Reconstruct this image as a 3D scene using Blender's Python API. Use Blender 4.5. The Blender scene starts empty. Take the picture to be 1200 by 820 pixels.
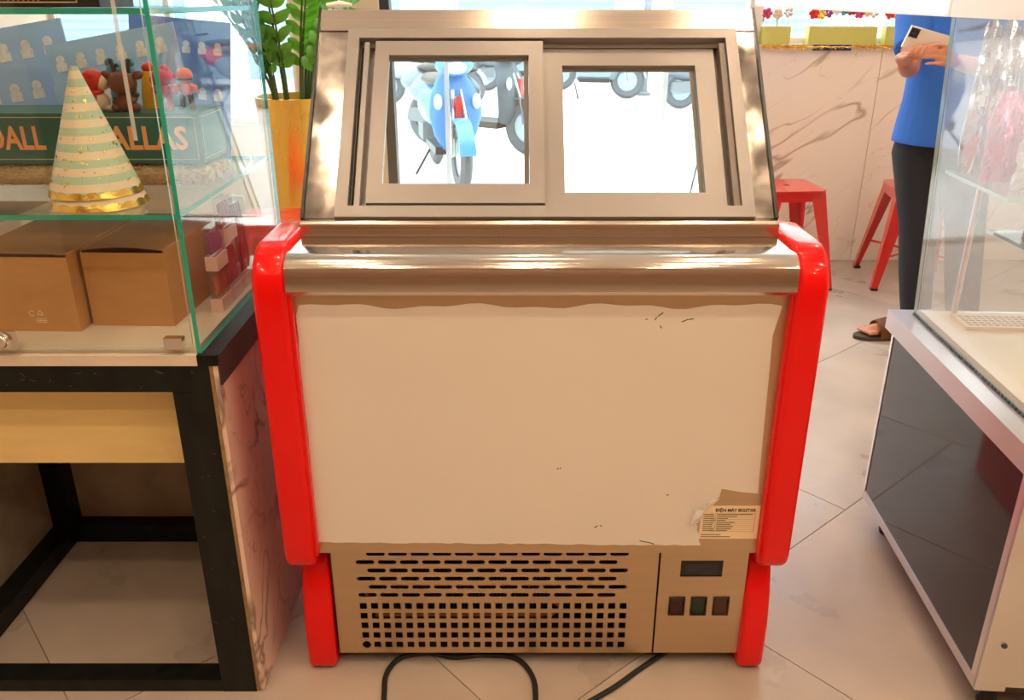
import bpy, bmesh, math, random
from mathutils import Vector, Matrix
random.seed(7)
R = math.radians
S = bpy.context.scene
C = S.collection

# ------------------------------------------------------------------ camera, world, exposure
cam_d = bpy.data.cameras.new('camera'); cam = bpy.data.objects.new('camera', cam_d); C.objects.link(cam)
cam.location = (0, 0, 1.37); cam.rotation_euler = (R(90 - 22.5), 0, 0)
cam_d.sensor_width = 36; cam_d.lens = 36 * 990 / 1200; cam_d.clip_start = .02
S.camera = cam
W = bpy.data.worlds.new('overcast_sky'); S.world = W; W.use_nodes = True
bg = W.node_tree.nodes['Background']; bg.inputs[0].default_value = (.86, .94, 1, 1); bg.inputs[1].default_value = 4.2
S.view_settings.view_transform = 'Standard'; S.view_settings.look = 'None'
S.view_settings.exposure = 0.70; S.view_settings.gamma = 1; S.view_settings.use_curve_mapping = False
LAMP_COL = (1, .75, .49); LAMP_STRENGTH = 95

# ------------------------------------------------------------------ materials
def lin(r, g, b):
    f = lambda v: (v / 255) / 12.92 if v <= 10 else ((v / 255 + .055) / 1.055) ** 2.4
    return (f(r), f(g), f(b), 1)
MATS = {}
def mat(name, col, rough=.5, metal=0, spec=.5, noise=0, scale=(20, 20, 20), coat=0, bump=0, emit=0, detail=4, rnoise=0, trans=0):
    m = bpy.data.materials.new(name); m.use_nodes = True; MATS[name] = m
    nt = m.node_tree; b = nt.nodes['Principled BSDF']
    b.inputs['Base Color'].default_value = col; b.inputs['Roughness'].default_value = rough
    b.inputs['Metallic'].default_value = metal; b.inputs['Specular IOR Level'].default_value = spec
    b.inputs['Coat Weight'].default_value = coat; b.inputs['Coat Roughness'].default_value = .05
    b.inputs['Transmission Weight'].default_value = trans
    if emit:
        b.inputs['Emission Color'].default_value = col; b.inputs['Emission Strength'].default_value = emit
    if noise or bump or rnoise:
        tc = nt.nodes.new('ShaderNodeTexCoord'); mp = nt.nodes.new('ShaderNodeMapping'); nz = nt.nodes.new('ShaderNodeTexNoise')
        mp.inputs['Scale'].default_value = scale; nz.inputs['Scale'].default_value = 1; nz.inputs['Detail'].default_value = detail
        nt.links.new(tc.outputs['Object'], mp.inputs[0]); nt.links.new(mp.outputs[0], nz.inputs['Vector'])
        if noise:
            rp = nt.nodes.new('ShaderNodeValToRGB'); rp.color_ramp.elements[0].position = .3; rp.color_ramp.elements[1].position = .7
            rp.color_ramp.elements[0].color = [c * (1 - noise) for c in col[:3]] + [1]
            rp.color_ramp.elements[1].color = [min(1, c * (1 + noise)) for c in col[:3]] + [1]
            nt.links.new(nz.outputs[0], rp.inputs[0]); nt.links.new(rp.outputs[0], b.inputs['Base Color'])
        if rnoise:
            mr = nt.nodes.new('ShaderNodeMapRange'); mr.inputs['From Min'].default_value = .3; mr.inputs['From Max'].default_value = .7
            mr.inputs['To Min'].default_value = max(0, rough - rnoise); mr.inputs['To Max'].default_value = rough + rnoise
            nt.links.new(nz.outputs[0], mr.inputs[0]); nt.links.new(mr.outputs[0], b.inputs['Roughness'])
        if bump:
            bp = nt.nodes.new('ShaderNodeBump'); bp.inputs['Strength'].default_value = bump; bp.inputs['Distance'].default_value = .01
            nt.links.new(nz.outputs[0], bp.inputs['Height']); nt.links.new(bp.outputs[0], b.inputs['Normal'])
    return m
def glass(name, tint=(.97, .99, .98), refl=1.0, haze=0):
    m = bpy.data.materials.new(name); m.use_nodes = True; MATS[name] = m; nt = m.node_tree; nt.nodes.clear()
    out = nt.nodes.new('ShaderNodeOutputMaterial'); tr = nt.nodes.new('ShaderNodeBsdfTransparent'); gl = nt.nodes.new('ShaderNodeBsdfGlossy')
    lw_ = nt.nodes.new('ShaderNodeLayerWeight'); lw_.inputs[0].default_value = .5; mx = nt.nodes.new('ShaderNodeMixShader')
    pw = nt.nodes.new('ShaderNodeMath'); pw.operation = 'POWER'; pw.inputs[1].default_value = 5; nt.links.new(lw_.outputs['Facing'], pw.inputs[0])
    fr = nt.nodes.new('ShaderNodeMapRange'); fr.inputs['To Min'].default_value = .04; nt.links.new(pw.outputs[0], fr.inputs[0])
    tr.inputs[0].default_value = (*tint, 1); gl.inputs['Roughness'].default_value = .02
    mu = nt.nodes.new('ShaderNodeMath'); mu.operation = 'MULTIPLY'; mu.inputs[1].default_value = refl
    nt.links.new(fr.outputs[0], mu.inputs[0]); nt.links.new(mu.outputs[0], mx.inputs[0])
    nt.links.new(tr.outputs[0], mx.inputs[1]); nt.links.new(gl.outputs[0], mx.inputs[2]); last = mx
    if haze:
        df = nt.nodes.new('ShaderNodeBsdfDiffuse'); df.inputs[0].default_value = (.9, .92, .92, 1)
        tl = nt.nodes.new('ShaderNodeBsdfTranslucent'); tl.inputs[0].default_value = (.9, .92, .92, 1)
        ad = nt.nodes.new('ShaderNodeMixShader'); nt.links.new(df.outputs[0], ad.inputs[1]); nt.links.new(tl.outputs[0], ad.inputs[2])
        m2 = nt.nodes.new('ShaderNodeMixShader'); m2.inputs[0].default_value = haze
        nt.links.new(mx.outputs[0], m2.inputs[1]); nt.links.new(ad.outputs[0], m2.inputs[2]); last = m2
    nt.links.new(last.outputs[0], out.inputs[0])
    return m
def marble(name, base, vein, scale=1.4, rough=.18, width=.035, diag=False):
    m = mat(name, base, rough); nt = m.node_tree; b = nt.nodes['Principled BSDF']
    tc = nt.nodes.new('ShaderNodeTexCoord'); mp = nt.nodes.new('ShaderNodeMapping'); mp.inputs['Scale'].default_value = (scale, scale, scale)
    mp.inputs['Rotation'].default_value = (.3, .7, .2)
    if diag: mp.vector_type = 'TEXTURE'; mp.inputs['Scale'].default_value = (1 / (scale * .6), 1 / scale, 1 / (scale * 2.2)); mp.inputs['Rotation'].default_value = (0, R(-42), 0)
    nt.links.new(tc.outputs['Object'], mp.inputs[0]); prev = None
    for k, (sc, w) in enumerate(((1.0, width), (2.3, width * .6))):
        nz = nt.nodes.new('ShaderNodeTexNoise'); nz.inputs['Scale'].default_value = sc; nz.inputs['Detail'].default_value = 3
        nz.inputs['Distortion'].default_value = .35 if diag else 1.2; nt.links.new(mp.outputs[0], nz.inputs['Vector'])
        a = nt.nodes.new('ShaderNodeMath'); a.operation = 'SUBTRACT'; a.inputs[1].default_value = .5; nt.links.new(nz.outputs[0], a.inputs[0])
        c = nt.nodes.new('ShaderNodeMath'); c.operation = 'ABSOLUTE'; nt.links.new(a.outputs[0], c.inputs[0])
        mr = nt.nodes.new('ShaderNodeMapRange'); mr.inputs['From Max'].default_value = w; mr.inputs['To Min'].default_value = (.75, .4)[k]; mr.inputs['To Max'].default_value = 0
        nt.links.new(c.outputs[0], mr.inputs[0])
        gate = nt.nodes.new('ShaderNodeTexNoise'); gate.inputs['Scale'].default_value = 1.3 + k; nt.links.new(mp.outputs[0], gate.inputs['Vector'])
        gm = nt.nodes.new('ShaderNodeMapRange'); gm.inputs['From Min'].default_value = .42; gm.inputs['From Max'].default_value = .6; nt.links.new(gate.outputs[0], gm.inputs[0])
        mu = nt.nodes.new('ShaderNodeMath'); mu.operation = 'MULTIPLY'; nt.links.new(mr.outputs[0], mu.inputs[0]); nt.links.new(gm.outputs[0], mu.inputs[1])
        if prev:
            mxn = nt.nodes.new('ShaderNodeMath'); mxn.operation = 'MAXIMUM'; nt.links.new(prev.outputs[0], mxn.inputs[0]); nt.links.new(mu.outputs[0], mxn.inputs[1]); prev = mxn
        else: prev = mu
    mc = nt.nodes.new('ShaderNodeMix'); mc.data_type = 'RGBA'; mc.inputs[6].default_value = base; mc.inputs[7].default_value = vein
    nt.links.new(prev.outputs[0], mc.inputs[0]); nt.links.new(mc.outputs[2], b.inputs['Base Color'])
    return m

mat('steel', (.62, .55, .48, 1), .2, 1, noise=.06, scale=(2, 300, 300), rnoise=.03)
mat('steel_satin', (.61, .47, .31, 1), .42, 1, noise=.05, scale=(3, 60, 60), rnoise=.05)
mat('steel_mirror', (.55, .51, .46, 1), .10, 1, noise=.45, scale=(16, 16, 10), rnoise=.09)
mat('worktop_steel', (.66, .61, .55, 1), .13, 1, rnoise=.04, scale=(3, 200, 200))
mat('aluminium', lin(152, 146, 143), .36, .3, noise=.03, scale=(4, 4, 4))
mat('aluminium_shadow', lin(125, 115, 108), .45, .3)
mat('black_trim', (.02, .025, .02, 1), .3)
mat('red_paint', (.84, .003, .003, 1), .25, spec=.12, coat=.5)
mat('film', lin(232, 226, 216), .42, noise=.015, scale=(3, 3, 3))
mat('film_back', lin(255, 252, 248), .45)
mat('scuff', lin(60, 55, 50), .8)
mat('sticker', lin(246, 226, 190), .5)
mat('ink', (.02, .018, .016, 1), .6)
mat('ink_grey', lin(120, 105, 85), .6)
mat('dark_interior', (.025, .024, .024, 1), .6)
mat('fins', (.22, .21, .19, 1), .4, .8)
mat('copper', (.75, .35, .16, 1), .3, 1)
mat('blue_tag', lin(60, 110, 210), .4)
mat('black_plastic', (.018, .017, .016, 1), .35)
mat('display_glass', (.012, .012, .014, 1), .08)
mat('rocker_red', (.04, .004, .003, 1), .2)
mat('rocker_green', (.005, .022, .010, 1), .2)
mat('rocker_orange', (.06, .018, .003, 1), .2)
mat('rubber', (.012, .012, .012, 1), .55)
glass('clear_glass', (.965, .985, .975)); glass('case_glass', (.965, .99, .98), .7, .008); glass('chiller_glass', (.96, .97, .965), 1.0, .10)  # the chiller's haze layer stands in for reflections on its glass
glass('shop_glass', (.96, .98, .98), .8)
mat('glass_edge', (.02, .42, .30, 1), .12, coat=.5)
mat('glass_edge_pale', lin(175, 205, 190), .12)
mat('frosted', lin(225, 228, 228), .6)
MATS['frosted'].node_tree.nodes['Principled BSDF'].inputs['Alpha'].default_value = .45
mat('black_steel', (.005, .0065, .0055, 1), .4, spec=.3, noise=.7, scale=(30, 30, 12), bump=.15)
marble('marble_lit_pink', lin(232, 205, 190), lin(90, 70, 62), 3.2, .2, .03)  # pink of reflected red light is put into the base colour
marble('marble_wall', lin(245, 235, 220), lin(165, 135, 105), 1.5, .15, .010, True)
mat('panel_edge', lin(150, 120, 80), .8, noise=.25, scale=(60, 60, 60))
mat('stone_top', lin(222, 208, 190), .3, noise=.06, scale=(14, 14, 14))
mat('mdf', lin(246, 220, 150), .65, noise=.05, scale=(6, 6, 30))
mat('cement_board', lin(168, 156, 140), .75, noise=.18, scale=(10, 10, 10), bump=.25)
mat('cardboard', lin(196, 142, 84), .75, noise=.05, scale=(20, 20, 60))
mat('cardboard_pale', lin(222, 190, 148), .75)
mat('print_white', lin(240, 230, 215), .7)
mat('green_card', lin(24, 100, 92), .4)
mat('gold_line', lin(220, 200, 160), .4)
mat('orange_print', lin(250, 172, 110), .5)
mat('fur', lin(205, 180, 140), .9, noise=.25, scale=(80, 80, 200))
mat('card_blue', lin(158, 198, 255), .3, noise=.08, scale=(3, 3, 3))
mat('card_navy', lin(98, 140, 220), .4, noise=.1, scale=(3, 3, 3))
mat('card_print', lin(222, 226, 238), .4, noise=.15, scale=(80, 80, 80))
mat('toy_brown', lin(112, 62, 42), .45); mat('toy_dark', lin(55, 48, 52), .45); mat('toy_red', lin(220, 40, 32), .4); mat('toy_white', lin(235, 210, 185), .45)
mat('toy_teal', lin(60, 150, 180), .4); mat('toy_yellow', lin(240, 180, 30), .4); mat('toy_pink', lin(225, 60, 95), .4); mat('toy_orange', lin(240, 105, 60), .4)
mat('gold_foil', (.95, .66, .16, 1), .22, 1, bump=.15, scale=(60, 60, 60))
mat('plastic_pink', lin(205, 60, 110), .25, coat=.5); mat('plastic_violet', lin(150, 50, 150), .25, coat=.5); mat('plastic_coral', lin(215, 110, 80), .25, coat=.5); mat('plastic_crimson', lin(180, 30, 60), .25, coat=.5)
mat('pack_card', lin(238, 205, 195), .5)
glass('blister', (.96, .96, .96), 1.2, .06)
mat('chrome', (.8, .78, .75, 1), .12, 1)
mat('grout', lin(140, 126, 112), .9)
mat('tile', lin(186, 171, 158), .34, spec=.4, noise=.16, scale=(3.2, 3.2, 3.2), detail=7, rnoise=.1)
mat('wall_paint', lin(226, 206, 188), .8); mat('wall_wood', lin(146, 114, 90), .6, noise=.2, scale=(20, 20, 1)); mat('strip_white', lin(245, 248, 250), .4, trans=.7); mat('ceiling_paint', lin(235, 228, 220), .8); mat('beam_white', lin(235, 232, 228), .6)
mat('dark_frame', lin(70, 68, 72), .4, .4)
mat('silver', (.78, .77, .76, 1), .28, .9)
mat('silver_ledge', lin(205, 205, 210), .3, .55)
mat('grey_gloss', lin(46, 46, 50), .06, spec=.4)
mat('cream_deck', lin(250, 236, 205), .4)
mat('cake_blue', lin(40, 110, 160), .5); mat('cake_pink', lin(215, 140, 140), .6); mat('cake_brown', lin(120, 70, 45), .6); mat('tray_dark', lin(90, 100, 120), .25)
mat('white_box', (.95, .95, .95, 1), .5)
mat('lightbox_face', (1, .99, .97, 1), .5, emit=2.5)
mat('stool_red', (.62, .022, .018, 1), .25, coat=.6)
mat('leaf', lin(120, 185, 62), .35, noise=.3, scale=(6, 6, 6)); mat('stem', lin(60, 85, 30), .5); mat('soil', lin(50, 38, 28), .9)
mat('gold_pot', (.93, .62, .12, 1), .3, .85, rnoise=.06, scale=(8, 8, 2))
mat('pot_yellow', lin(205, 205, 110), .5); mat('navy', lin(40, 55, 110), .5)
mat('shirt_blue', lin(44, 104, 196), .85, noise=.06, scale=(200, 200, 200)); mat('trousers', lin(34, 36, 42), .9)
mat('skin', lin(196, 132, 100), .5); mat('hair', (.012, .010, .009, 1), .5); mat('strap_brown', lin(140, 84, 50), .5); mat('sole', lin(70, 62, 45), .7)
mat('eye_white', lin(240, 238, 232), .3); mat('lip', lin(170, 95, 85), .5); mat('phone_back', lin(225, 205, 185), .2, .2)
mat('pavement', lin(225, 222, 216), .8, noise=.04, scale=(2, 2, 2)); mat('asphalt', lin(205, 205, 205), .85, noise=.05, scale=(2, 2, 2))
mat('tyre', lin(85, 92, 98), .7); mat('scooter_blue', lin(70, 150, 210), .3, coat=.4); mat('scooter_grey', lin(105, 118, 130), .35, coat=.4); mat('scooter_silver', lin(160, 178, 188), .3, coat=.4); mat('scooter_red', lin(190, 50, 50), .3, coat=.4)
mat('headlamp', lin(190, 205, 215), .1); mat('facade', lin(225, 215, 205), .8); mat('shutter', lin(130, 150, 165), .6); mat('post_grey', lin(110, 115, 120), .6)
mat('foil_silver', (.85, .85, .9, 1), .18, 1, bump=.6, scale=(22, 22, 22)); mat('foil_pink', (.85, .25, .42, 1), .22, .8, bump=.6, scale=(22, 22, 22)); mat('foil_white', lin(230, 228, 235), .25, bump=.5, scale=(18, 18, 18)); mat('foil_violet', lin(120, 90, 150), .25, .5, bump=.5, scale=(18, 18, 18))
mat('shelf_grey', lin(205, 200, 196), .5)
lamp = mat('lamp_lens', (*LAMP_COL, 1), .5, emit=LAMP_STRENGTH)
mat('led_strip', (1, .93, .8, 1), .5, emit=9)

# brushed cone for the party hat: mint and cream stripes printed along the height
def striped(name, c1, c2, period, off=0):
    m = mat(name, c1, .45); nt = m.node_tree; b = nt.nodes['Principled BSDF']
    tc = nt.nodes.new('ShaderNodeTexCoord'); sp = nt.nodes.new('ShaderNodeSeparateXYZ'); nt.links.new(tc.outputs['Object'], sp.inputs[0])
    a = nt.nodes.new('ShaderNodeMath'); a.operation = 'ADD'; a.inputs[1].default_value = off + 100 * period; nt.links.new(sp.outputs[2], a.inputs[0])
    d = nt.nodes.new('ShaderNodeMath'); d.operation = 'MODULO'; d.inputs[1].default_value = period; nt.links.new(a.outputs[0], d.inputs[0])
    g = nt.nodes.new('ShaderNodeMath'); g.operation = 'GREATER_THAN'; g.inputs[1].default_value = period * .5; nt.links.new(d.outputs[0], g.inputs[0])
    mc = nt.nodes.new('ShaderNodeMix'); mc.data_type = 'RGBA'; mc.inputs[6].default_value = c1; mc.inputs[7].default_value = c2
    nt.links.new(g.outputs[0], mc.inputs[0]); nt.links.new(mc.outputs[2], b.inputs['Base Color']); return m
striped('hat_paper', lin(190, 216, 190), lin(244, 226, 198), .0256)
mat('hat_cream', lin(244, 226, 200), .45)

# ------------------------------------------------------------------ mesh helpers
def box(bm, x0, x1, y0, y1, z0, z1, M=None):
    v = [bm.verts.new((x, y, z)) for x in (x0, x1) for y in (y0, y1) for z in (z0, z1)]
    if M is not None:
        for q in v: q.co = M @ q.co
    fs = [bm.faces.new([v[i] for i in f]) for f in ((0, 1, 3, 2), (4, 6, 7, 5), (0, 4, 5, 1), (2, 3, 7, 6), (0, 2, 6, 4), (1, 5, 7, 3))]
    return v
def frame_of(d):
    d = d.normalized(); a = Vector((0, 0, 1)) if abs(d.z) < .95 else Vector((1, 0, 0))
    u = d.cross(a).normalized(); return u, d.cross(u).normalized()
def tube(bm, pts, r, seg=10, caps=True, flat=1):
    pts = [Vector(p) for p in pts]; n = len(pts); rs = r if isinstance(r, (list, tuple)) else [r] * n
    rings = []; u = None
    for i, p in enumerate(pts):
        d = (pts[min(i + 1, n - 1)] - pts[max(i - 1, 0)]).normalized()
        if u is None: u, w = frame_of(d)
        else:
            u = (u - d * u.dot(d)).normalized(); w = d.cross(u)
        rings.append([bm.verts.new(p + rs[i] * (u * math.cos(2 * math.pi * k / seg) + w * flat * math.sin(2 * math.pi * k / seg))) for k in range(seg)])
    for a, b in zip(rings, rings[1:]):
        for k in range(seg): bm.faces.new((a[k], a[(k + 1) % seg], b[(k + 1) % seg], b[k]))
    if caps: bm.faces.new(rings[0][::-1]); bm.faces.new(rings[-1])
def prism(bm, poly, axis, a0, a1):
    def pt(p, a): return {'x': (a, p[0], p[1]), 'y': (p[0], a, p[1]), 'z': (p[0], p[1], a)}[axis]
    A = [bm.verts.new(pt(p, a0)) for p in poly]; B = [bm.verts.new(pt(p, a1)) for p in poly]; n = len(poly)
    bm.faces.new(A[::-1]); bm.faces.new(B)
    for i in range(n): bm.faces.new((A[i], A[(i + 1) % n], B[(i + 1) % n], B[i]))
def lathe(bm, prof, c=(0, 0, 0), seg=32, M=None):
    rings = []
    for r, z in prof:
        if r < 1e-6: ring = [bm.verts.new((c[0], c[1], c[2] + z))]
        else: ring = [bm.verts.new((c[0] + r * math.cos(2 * math.pi * k / seg), c[1] + r * math.sin(2 * math.pi * k / seg), c[2] + z)) for k in range(seg)]
        if M is not None:
            for q in ring: q.co = M @ q.co
        rings.append(ring)
    for a, b in zip(rings, rings[1:]):
        for k in range(seg):
            k2 = (k + 1) % seg
            if len(a) == 1 and len(b) == 1: continue
            if len(a) == 1: bm.faces.new((a[0], b[k], b[k2]))
            elif len(b) == 1: bm.faces.new((a[k], a[k2], b[0]))
            else: bm.faces.new((a[k], a[k2], b[k2], b[k]))
def ball(bm, c, r, seg=16, M=None):
    r = r if isinstance(r, (list, tuple)) else (r, r, r)
    T = Matrix.Translation(c) @ (M or Matrix()) @ Matrix.Diagonal((*r, 1))
    bmesh.ops.create_uvsphere(bm, u_segments=seg, v_segments=max(6, seg // 2 + 2), radius=1, matrix=T)
def arc(cx, cy, r, a0, a1, n):
    return [(cx + r * math.cos(R(a0 + (a1 - a0) * i / n)), cy + r * math.sin(R(a0 + (a1 - a0) * i / n))) for i in range(n + 1)]
def rounded_panel(bm, prof, x0, x1, r, seg=5):
    n = len(prof); P = [Vector((a, b)) for a, b in prof]
    ar = sum(P[i].x * P[(i + 1) % n].y - P[(i + 1) % n].x * P[i].y for i in range(n)); sg = 1 if ar > 0 else -1
    N = []
    for i in range(n):
        e0 = (P[i] - P[i - 1]).normalized(); e1 = (P[(i + 1) % n] - P[i]).normalized()
        n0, n1 = Vector((-e0.y, e0.x)) * sg, Vector((-e1.y, e1.x)) * sg; m = (n0 + n1).normalized(); N.append(m / max(.5, m.dot(n0)))
    st = [(x0 + r * (1 - math.cos(R(90 * k / seg))), r * (1 - math.sin(R(90 * k / seg)))) for k in range(seg + 1)]
    st += [(x0 + x1 - x, d) for x, d in st[::-1]]
    rings = [[bm.verts.new((x, *(P[i] + N[i] * d))) for i in range(n)] for x, d in st]
    for a, b in zip(rings, rings[1:]):
        for k in range(n): bm.faces.new((a[k], a[(k + 1) % n], b[(k + 1) % n], b[k]))
    bm.faces.new(rings[0]); bm.faces.new(rings[-1])
def wm(o):
    return (wm(o.parent) @ o.matrix_parent_inverse if o.parent else Matrix()) @ o.matrix_basis
def obj(name, src, m=None, parent=None, bevel=0, smooth=None, seg=2, kind=None, M=None):
    if isinstance(src, bmesh.types.BMesh):
        if bevel: bmesh.ops.bevel(src, geom=[e for e in src.edges if len(e.link_faces) == 2 and e.calc_face_angle(0) > R(30)], offset=bevel, segments=seg, profile=.5, affect='EDGES', clamp_overlap=True)
        if M is not None: bmesh.ops.transform(src, matrix=M, verts=src.verts)
        bmesh.ops.recalc_face_normals(src, faces=src.faces)
        me = bpy.data.meshes.new(name); src.to_mesh(me); src.free()
    else: me = src
    for q in (m if isinstance(m, (list, tuple)) else [m]):
        if q: me.materials.append(MATS[q])
    o = bpy.data.objects.new(name, me); C.objects.link(o)
    if smooth is None: smooth = True
    if smooth:
        me.shade_smooth()
        me.set_sharp_from_angle(angle=R(38))
    if parent: o.parent = parent; o.matrix_parent_inverse = wm(parent).inverted()
    if kind: o['kind'] = kind
    return o
def tag(o, label, cat, group=None, kind=None):
    if label: o['label'] = label
    if cat: o['category'] = cat
    if group: o['group'] = group
    if kind: o['kind'] = kind
    return o
def thing(name, label, cat, loc=(0, 0, 0), rz=0, group=None):
    o = bpy.data.objects.new(name, None); C.objects.link(o); o.empty_display_size = .1
    o.location = loc; o.rotation_euler = (0, 0, rz); return tag(o, label, cat, group)
def dup(o, parent=None):
    c = o.copy(); C.objects.link(c)
    if parent: c.parent = parent; c.matrix_parent_inverse = o.matrix_parent_inverse.copy()
    for ch in list(o.children): dup(ch, c)
    return c
def NB(): return bmesh.new()
def bobj(name, dims, m, parent=None, bevel=0, M=None, **k):
    b = NB(); box(b, *dims); return obj(name, b, m, parent, bevel, M=M, **k)
def pane(name, quad, th, parent, face='clear_glass', edge='glass_edge'):
    """a glass plate from four corners: faces of clear glass, cut edges of green glass"""
    q = [Vector(p) for p in quad]; n = (q[1] - q[0]).cross(q[3] - q[0]).normalized() * th / 2
    b = NB(); A = [b.verts.new(p - n) for p in q]; B = [b.verts.new(p + n) for p in q]; k = len(q)
    b.faces.new(A[::-1]); b.faces.new(B)
    for i in range(k):
        f = b.faces.new((A[i], A[(i + 1) % k], B[(i + 1) % k], B[i])); f.material_index = 1
    return obj(name, b, [face, edge], parent, smooth=False)
def text_mesh(name, s, size, m, parent, M, ext=.0004, align='LEFT', sx=1, bold=0):
    cu = bpy.data.curves.new(name, 'FONT'); cu.body = s; cu.size = size; cu.extrude = ext; cu.align_x = align; cu.resolution_u = 2; cu.offset = bold
    t = bpy.data.objects.new(name, cu); C.objects.link(t)
    dg = bpy.context.evaluated_depsgraph_get(); me = bpy.data.meshes.new_from_object(t.evaluated_get(dg)); bpy.data.objects.remove(t)
    me.transform(M @ Matrix.Diagonal((sx, 1, 1, 1))); return obj(name, me, m, parent, smooth=False)
def fill_plate(name, outline, holes, th, m, parent, M):
    """flat plate with real holes: a filled 2D curve, extruded"""
    cu = bpy.data.curves.new(name, 'CURVE'); cu.dimensions = '2D'; cu.fill_mode = 'BOTH'; cu.extrude = th / 2
    for pl in [outline] + holes:
        sp = cu.splines.new('POLY'); sp.points.add(len(pl) - 1); sp.use_cyclic_u = True
        for i, p in enumerate(pl): sp.points[i].co = (p[0], p[1], 0, 1)
    t = bpy.data.objects.new(name, cu); C.objects.link(t)
    dg = bpy.context.evaluated_depsgraph_get(); me = bpy.data.meshes.new_from_object(t.evaluated_get(dg)); bpy.data.objects.remove(t)
    me.transform(M); return obj(name, me, m, parent, smooth=False)
def skin(verts, radii, edges, root=0, sub=2):
    me = bpy.data.meshes.new('skin'); me.from_pydata([tuple(v) for v in verts], edges, []); o = bpy.data.objects.new('skin', me); C.objects.link(o)
    o.modifiers.new('s', 'SKIN')
    for i, sv in enumerate(me.skin_vertices[0].data):
        r = radii[i]; sv.radius = r if isinstance(r, tuple) else (r, r); sv.use_root = (i == root)
    sb = o.modifiers.new('d', 'SUBSURF'); sb.levels = sub; sb.render_levels = sub
    dg = bpy.context.evaluated_depsgraph_get(); out = bpy.data.meshes.new_from_object(o.evaluated_get(dg)); bpy.data.objects.remove(o); return out
def fuse(meshes, voxel, smooth=3):
    b = NB()
    for m in meshes: b.from_mesh(m)
    me = bpy.data.meshes.new('f'); b.to_mesh(me); b.free(); o = bpy.data.objects.new('f', me); C.objects.link(o)
    r = o.modifiers.new('r', 'REMESH'); r.mode = 'VOXEL'; r.voxel_size = voxel
    s = o.modifiers.new('s', 'SMOOTH'); s.iterations = smooth; s.factor = .5
    dg = bpy.context.evaluated_depsgraph_get(); out = bpy.data.meshes.new_from_object(o.evaluated_get(dg)); bpy.data.objects.remove(o); return out
def bm_mesh(b):
    bmesh.ops.recalc_face_normals(b, faces=b.faces); me = bpy.data.meshes.new('m'); b.to_mesh(me); b.free(); return me
T = Matrix.Translation
def RX(a): return Matrix.Rotation(a, 4, 'X')
def RY(a): return Matrix.Rotation(a, 4, 'Y')
def RZ(a): return Matrix.Rotation(a, 4, 'Z')

# ------------------------------------------------------------------ room
XL, XR, YF, YB, HC = -2.4, 3.3, 4.64, -1.6, 2.9
floor = bobj('floor', (XL, XR, YB, YF + .15, -.06, -.003), 'grout', smooth=False); floor['kind'] = 'structure'
def clip(poly, ax, lim, sign):
    out = []
    for i, p in enumerate(poly):
        q = poly[(i + 1) % len(poly)]; dp, dq = sign * (p[ax] - lim), sign * (q[ax] - lim)
        if dp <= 0: out.append(p)
        if (dp < 0 < dq) or (dq < 0 < dp):
            t = dp / (dp - dq); out.append((p[0] + t * (q[0] - p[0]), p[1] + t * (q[1] - p[1])))
    return out
TS, TL, A = .628, 1.256, R(41); tv, nv = Vector((math.cos(A), math.sin(A))), Vector((-math.sin(A), math.cos(A)))
full = None; g = .0014
for i in range(-5, 7):
    for j in range(-9, 14):
        o2 = tv * ((.189 if j % 2 else .849) + i * TL) + nv * (.943 + j * TS)
        cs = [o2 + tv * a + nv * b for a, b in ((g, g), (TL - g, g), (TL - g, TS - g), (g, TS - g))]
        pl = [tuple(c) for c in cs]; ctr = o2 + tv * TL / 2 + nv * TS / 2; k0 = list(pl)
        for ax, lim, sg in ((0, XR - .001, 1), (0, XL + .001, -1), (1, YF - .001, 1), (1, YB + .001, -1)):
            pl = clip(pl, ax, lim, sg) if len(pl) > 2 else []
        if len(pl) < 3 or abs(sum(pl[a][0] * pl[(a + 1) % len(pl)][1] - pl[(a + 1) % len(pl)][0] * pl[a][1] for a in range(len(pl)))) < .004: continue
        b = NB(); prism(b, [(p[0] - ctr.x, p[1] - ctr.y) for p in pl], 'z', -.003, 0)
        if pl == k0 and full: b.free(); o = bpy.data.objects.new('tile', full); C.objects.link(o)
        else:
            o = obj('tile', b, 'tile', None, smooth=False)
            if pl == k0: full = o.data
        o.location = (ctr.x, ctr.y, 0); o.parent = floor
cl = bobj('ceiling', (XL, XR, YB, YF + .15, HC, HC + .1), 'ceiling_paint', smooth=False); cl['kind'] = 'structure'
for n, d in (('wall_left', (XL - .1, XL, YB, YF + .15, -.06, HC)), ('wall_right', (XR, XR + .1, YB, YF + .15, -.06, HC)), ('wall_back', (XL, XR, YB - .1, YB, -.06, HC))):
    o = bobj(n, d, 'wall_wood' if n == 'wall_back' else 'wall_paint', smooth=False); o['kind'] = 'structure'
b = NB()
box(b, 1.27, XR, YF + .012, YF + .15, -.05, 1.14)          # low wall right of the entrance
box(b, -1.13, -.68, YF, YF + .15, -.05, 2.5)                # pier left of the entrance
box(b, XL, -1.13, YF, YF + .15, -.05, .75)                  # low wall under the far left window
box(b, XL, XR, YF, YF + .15, 2.5, HC)
wf = obj('wall_front', b, 'wall_paint', smooth=False); wf['kind'] = 'structure'
for x0, x1 in ((1.27, 1.922), (1.924, 2.53), (2.532, 3.14), (3.142, XR)):
    bobj('marble_panel', (x0, x1 - .001, YF, YF + .0119, .002, 1.14), 'marble_wall', wf, smooth=False)
o = bobj('trim_1', (1.27, XR, YF - .02, YF + .15, 1.14, 1.158), 'stone_top', bevel=.003); o['kind'] = 'structure'
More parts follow.
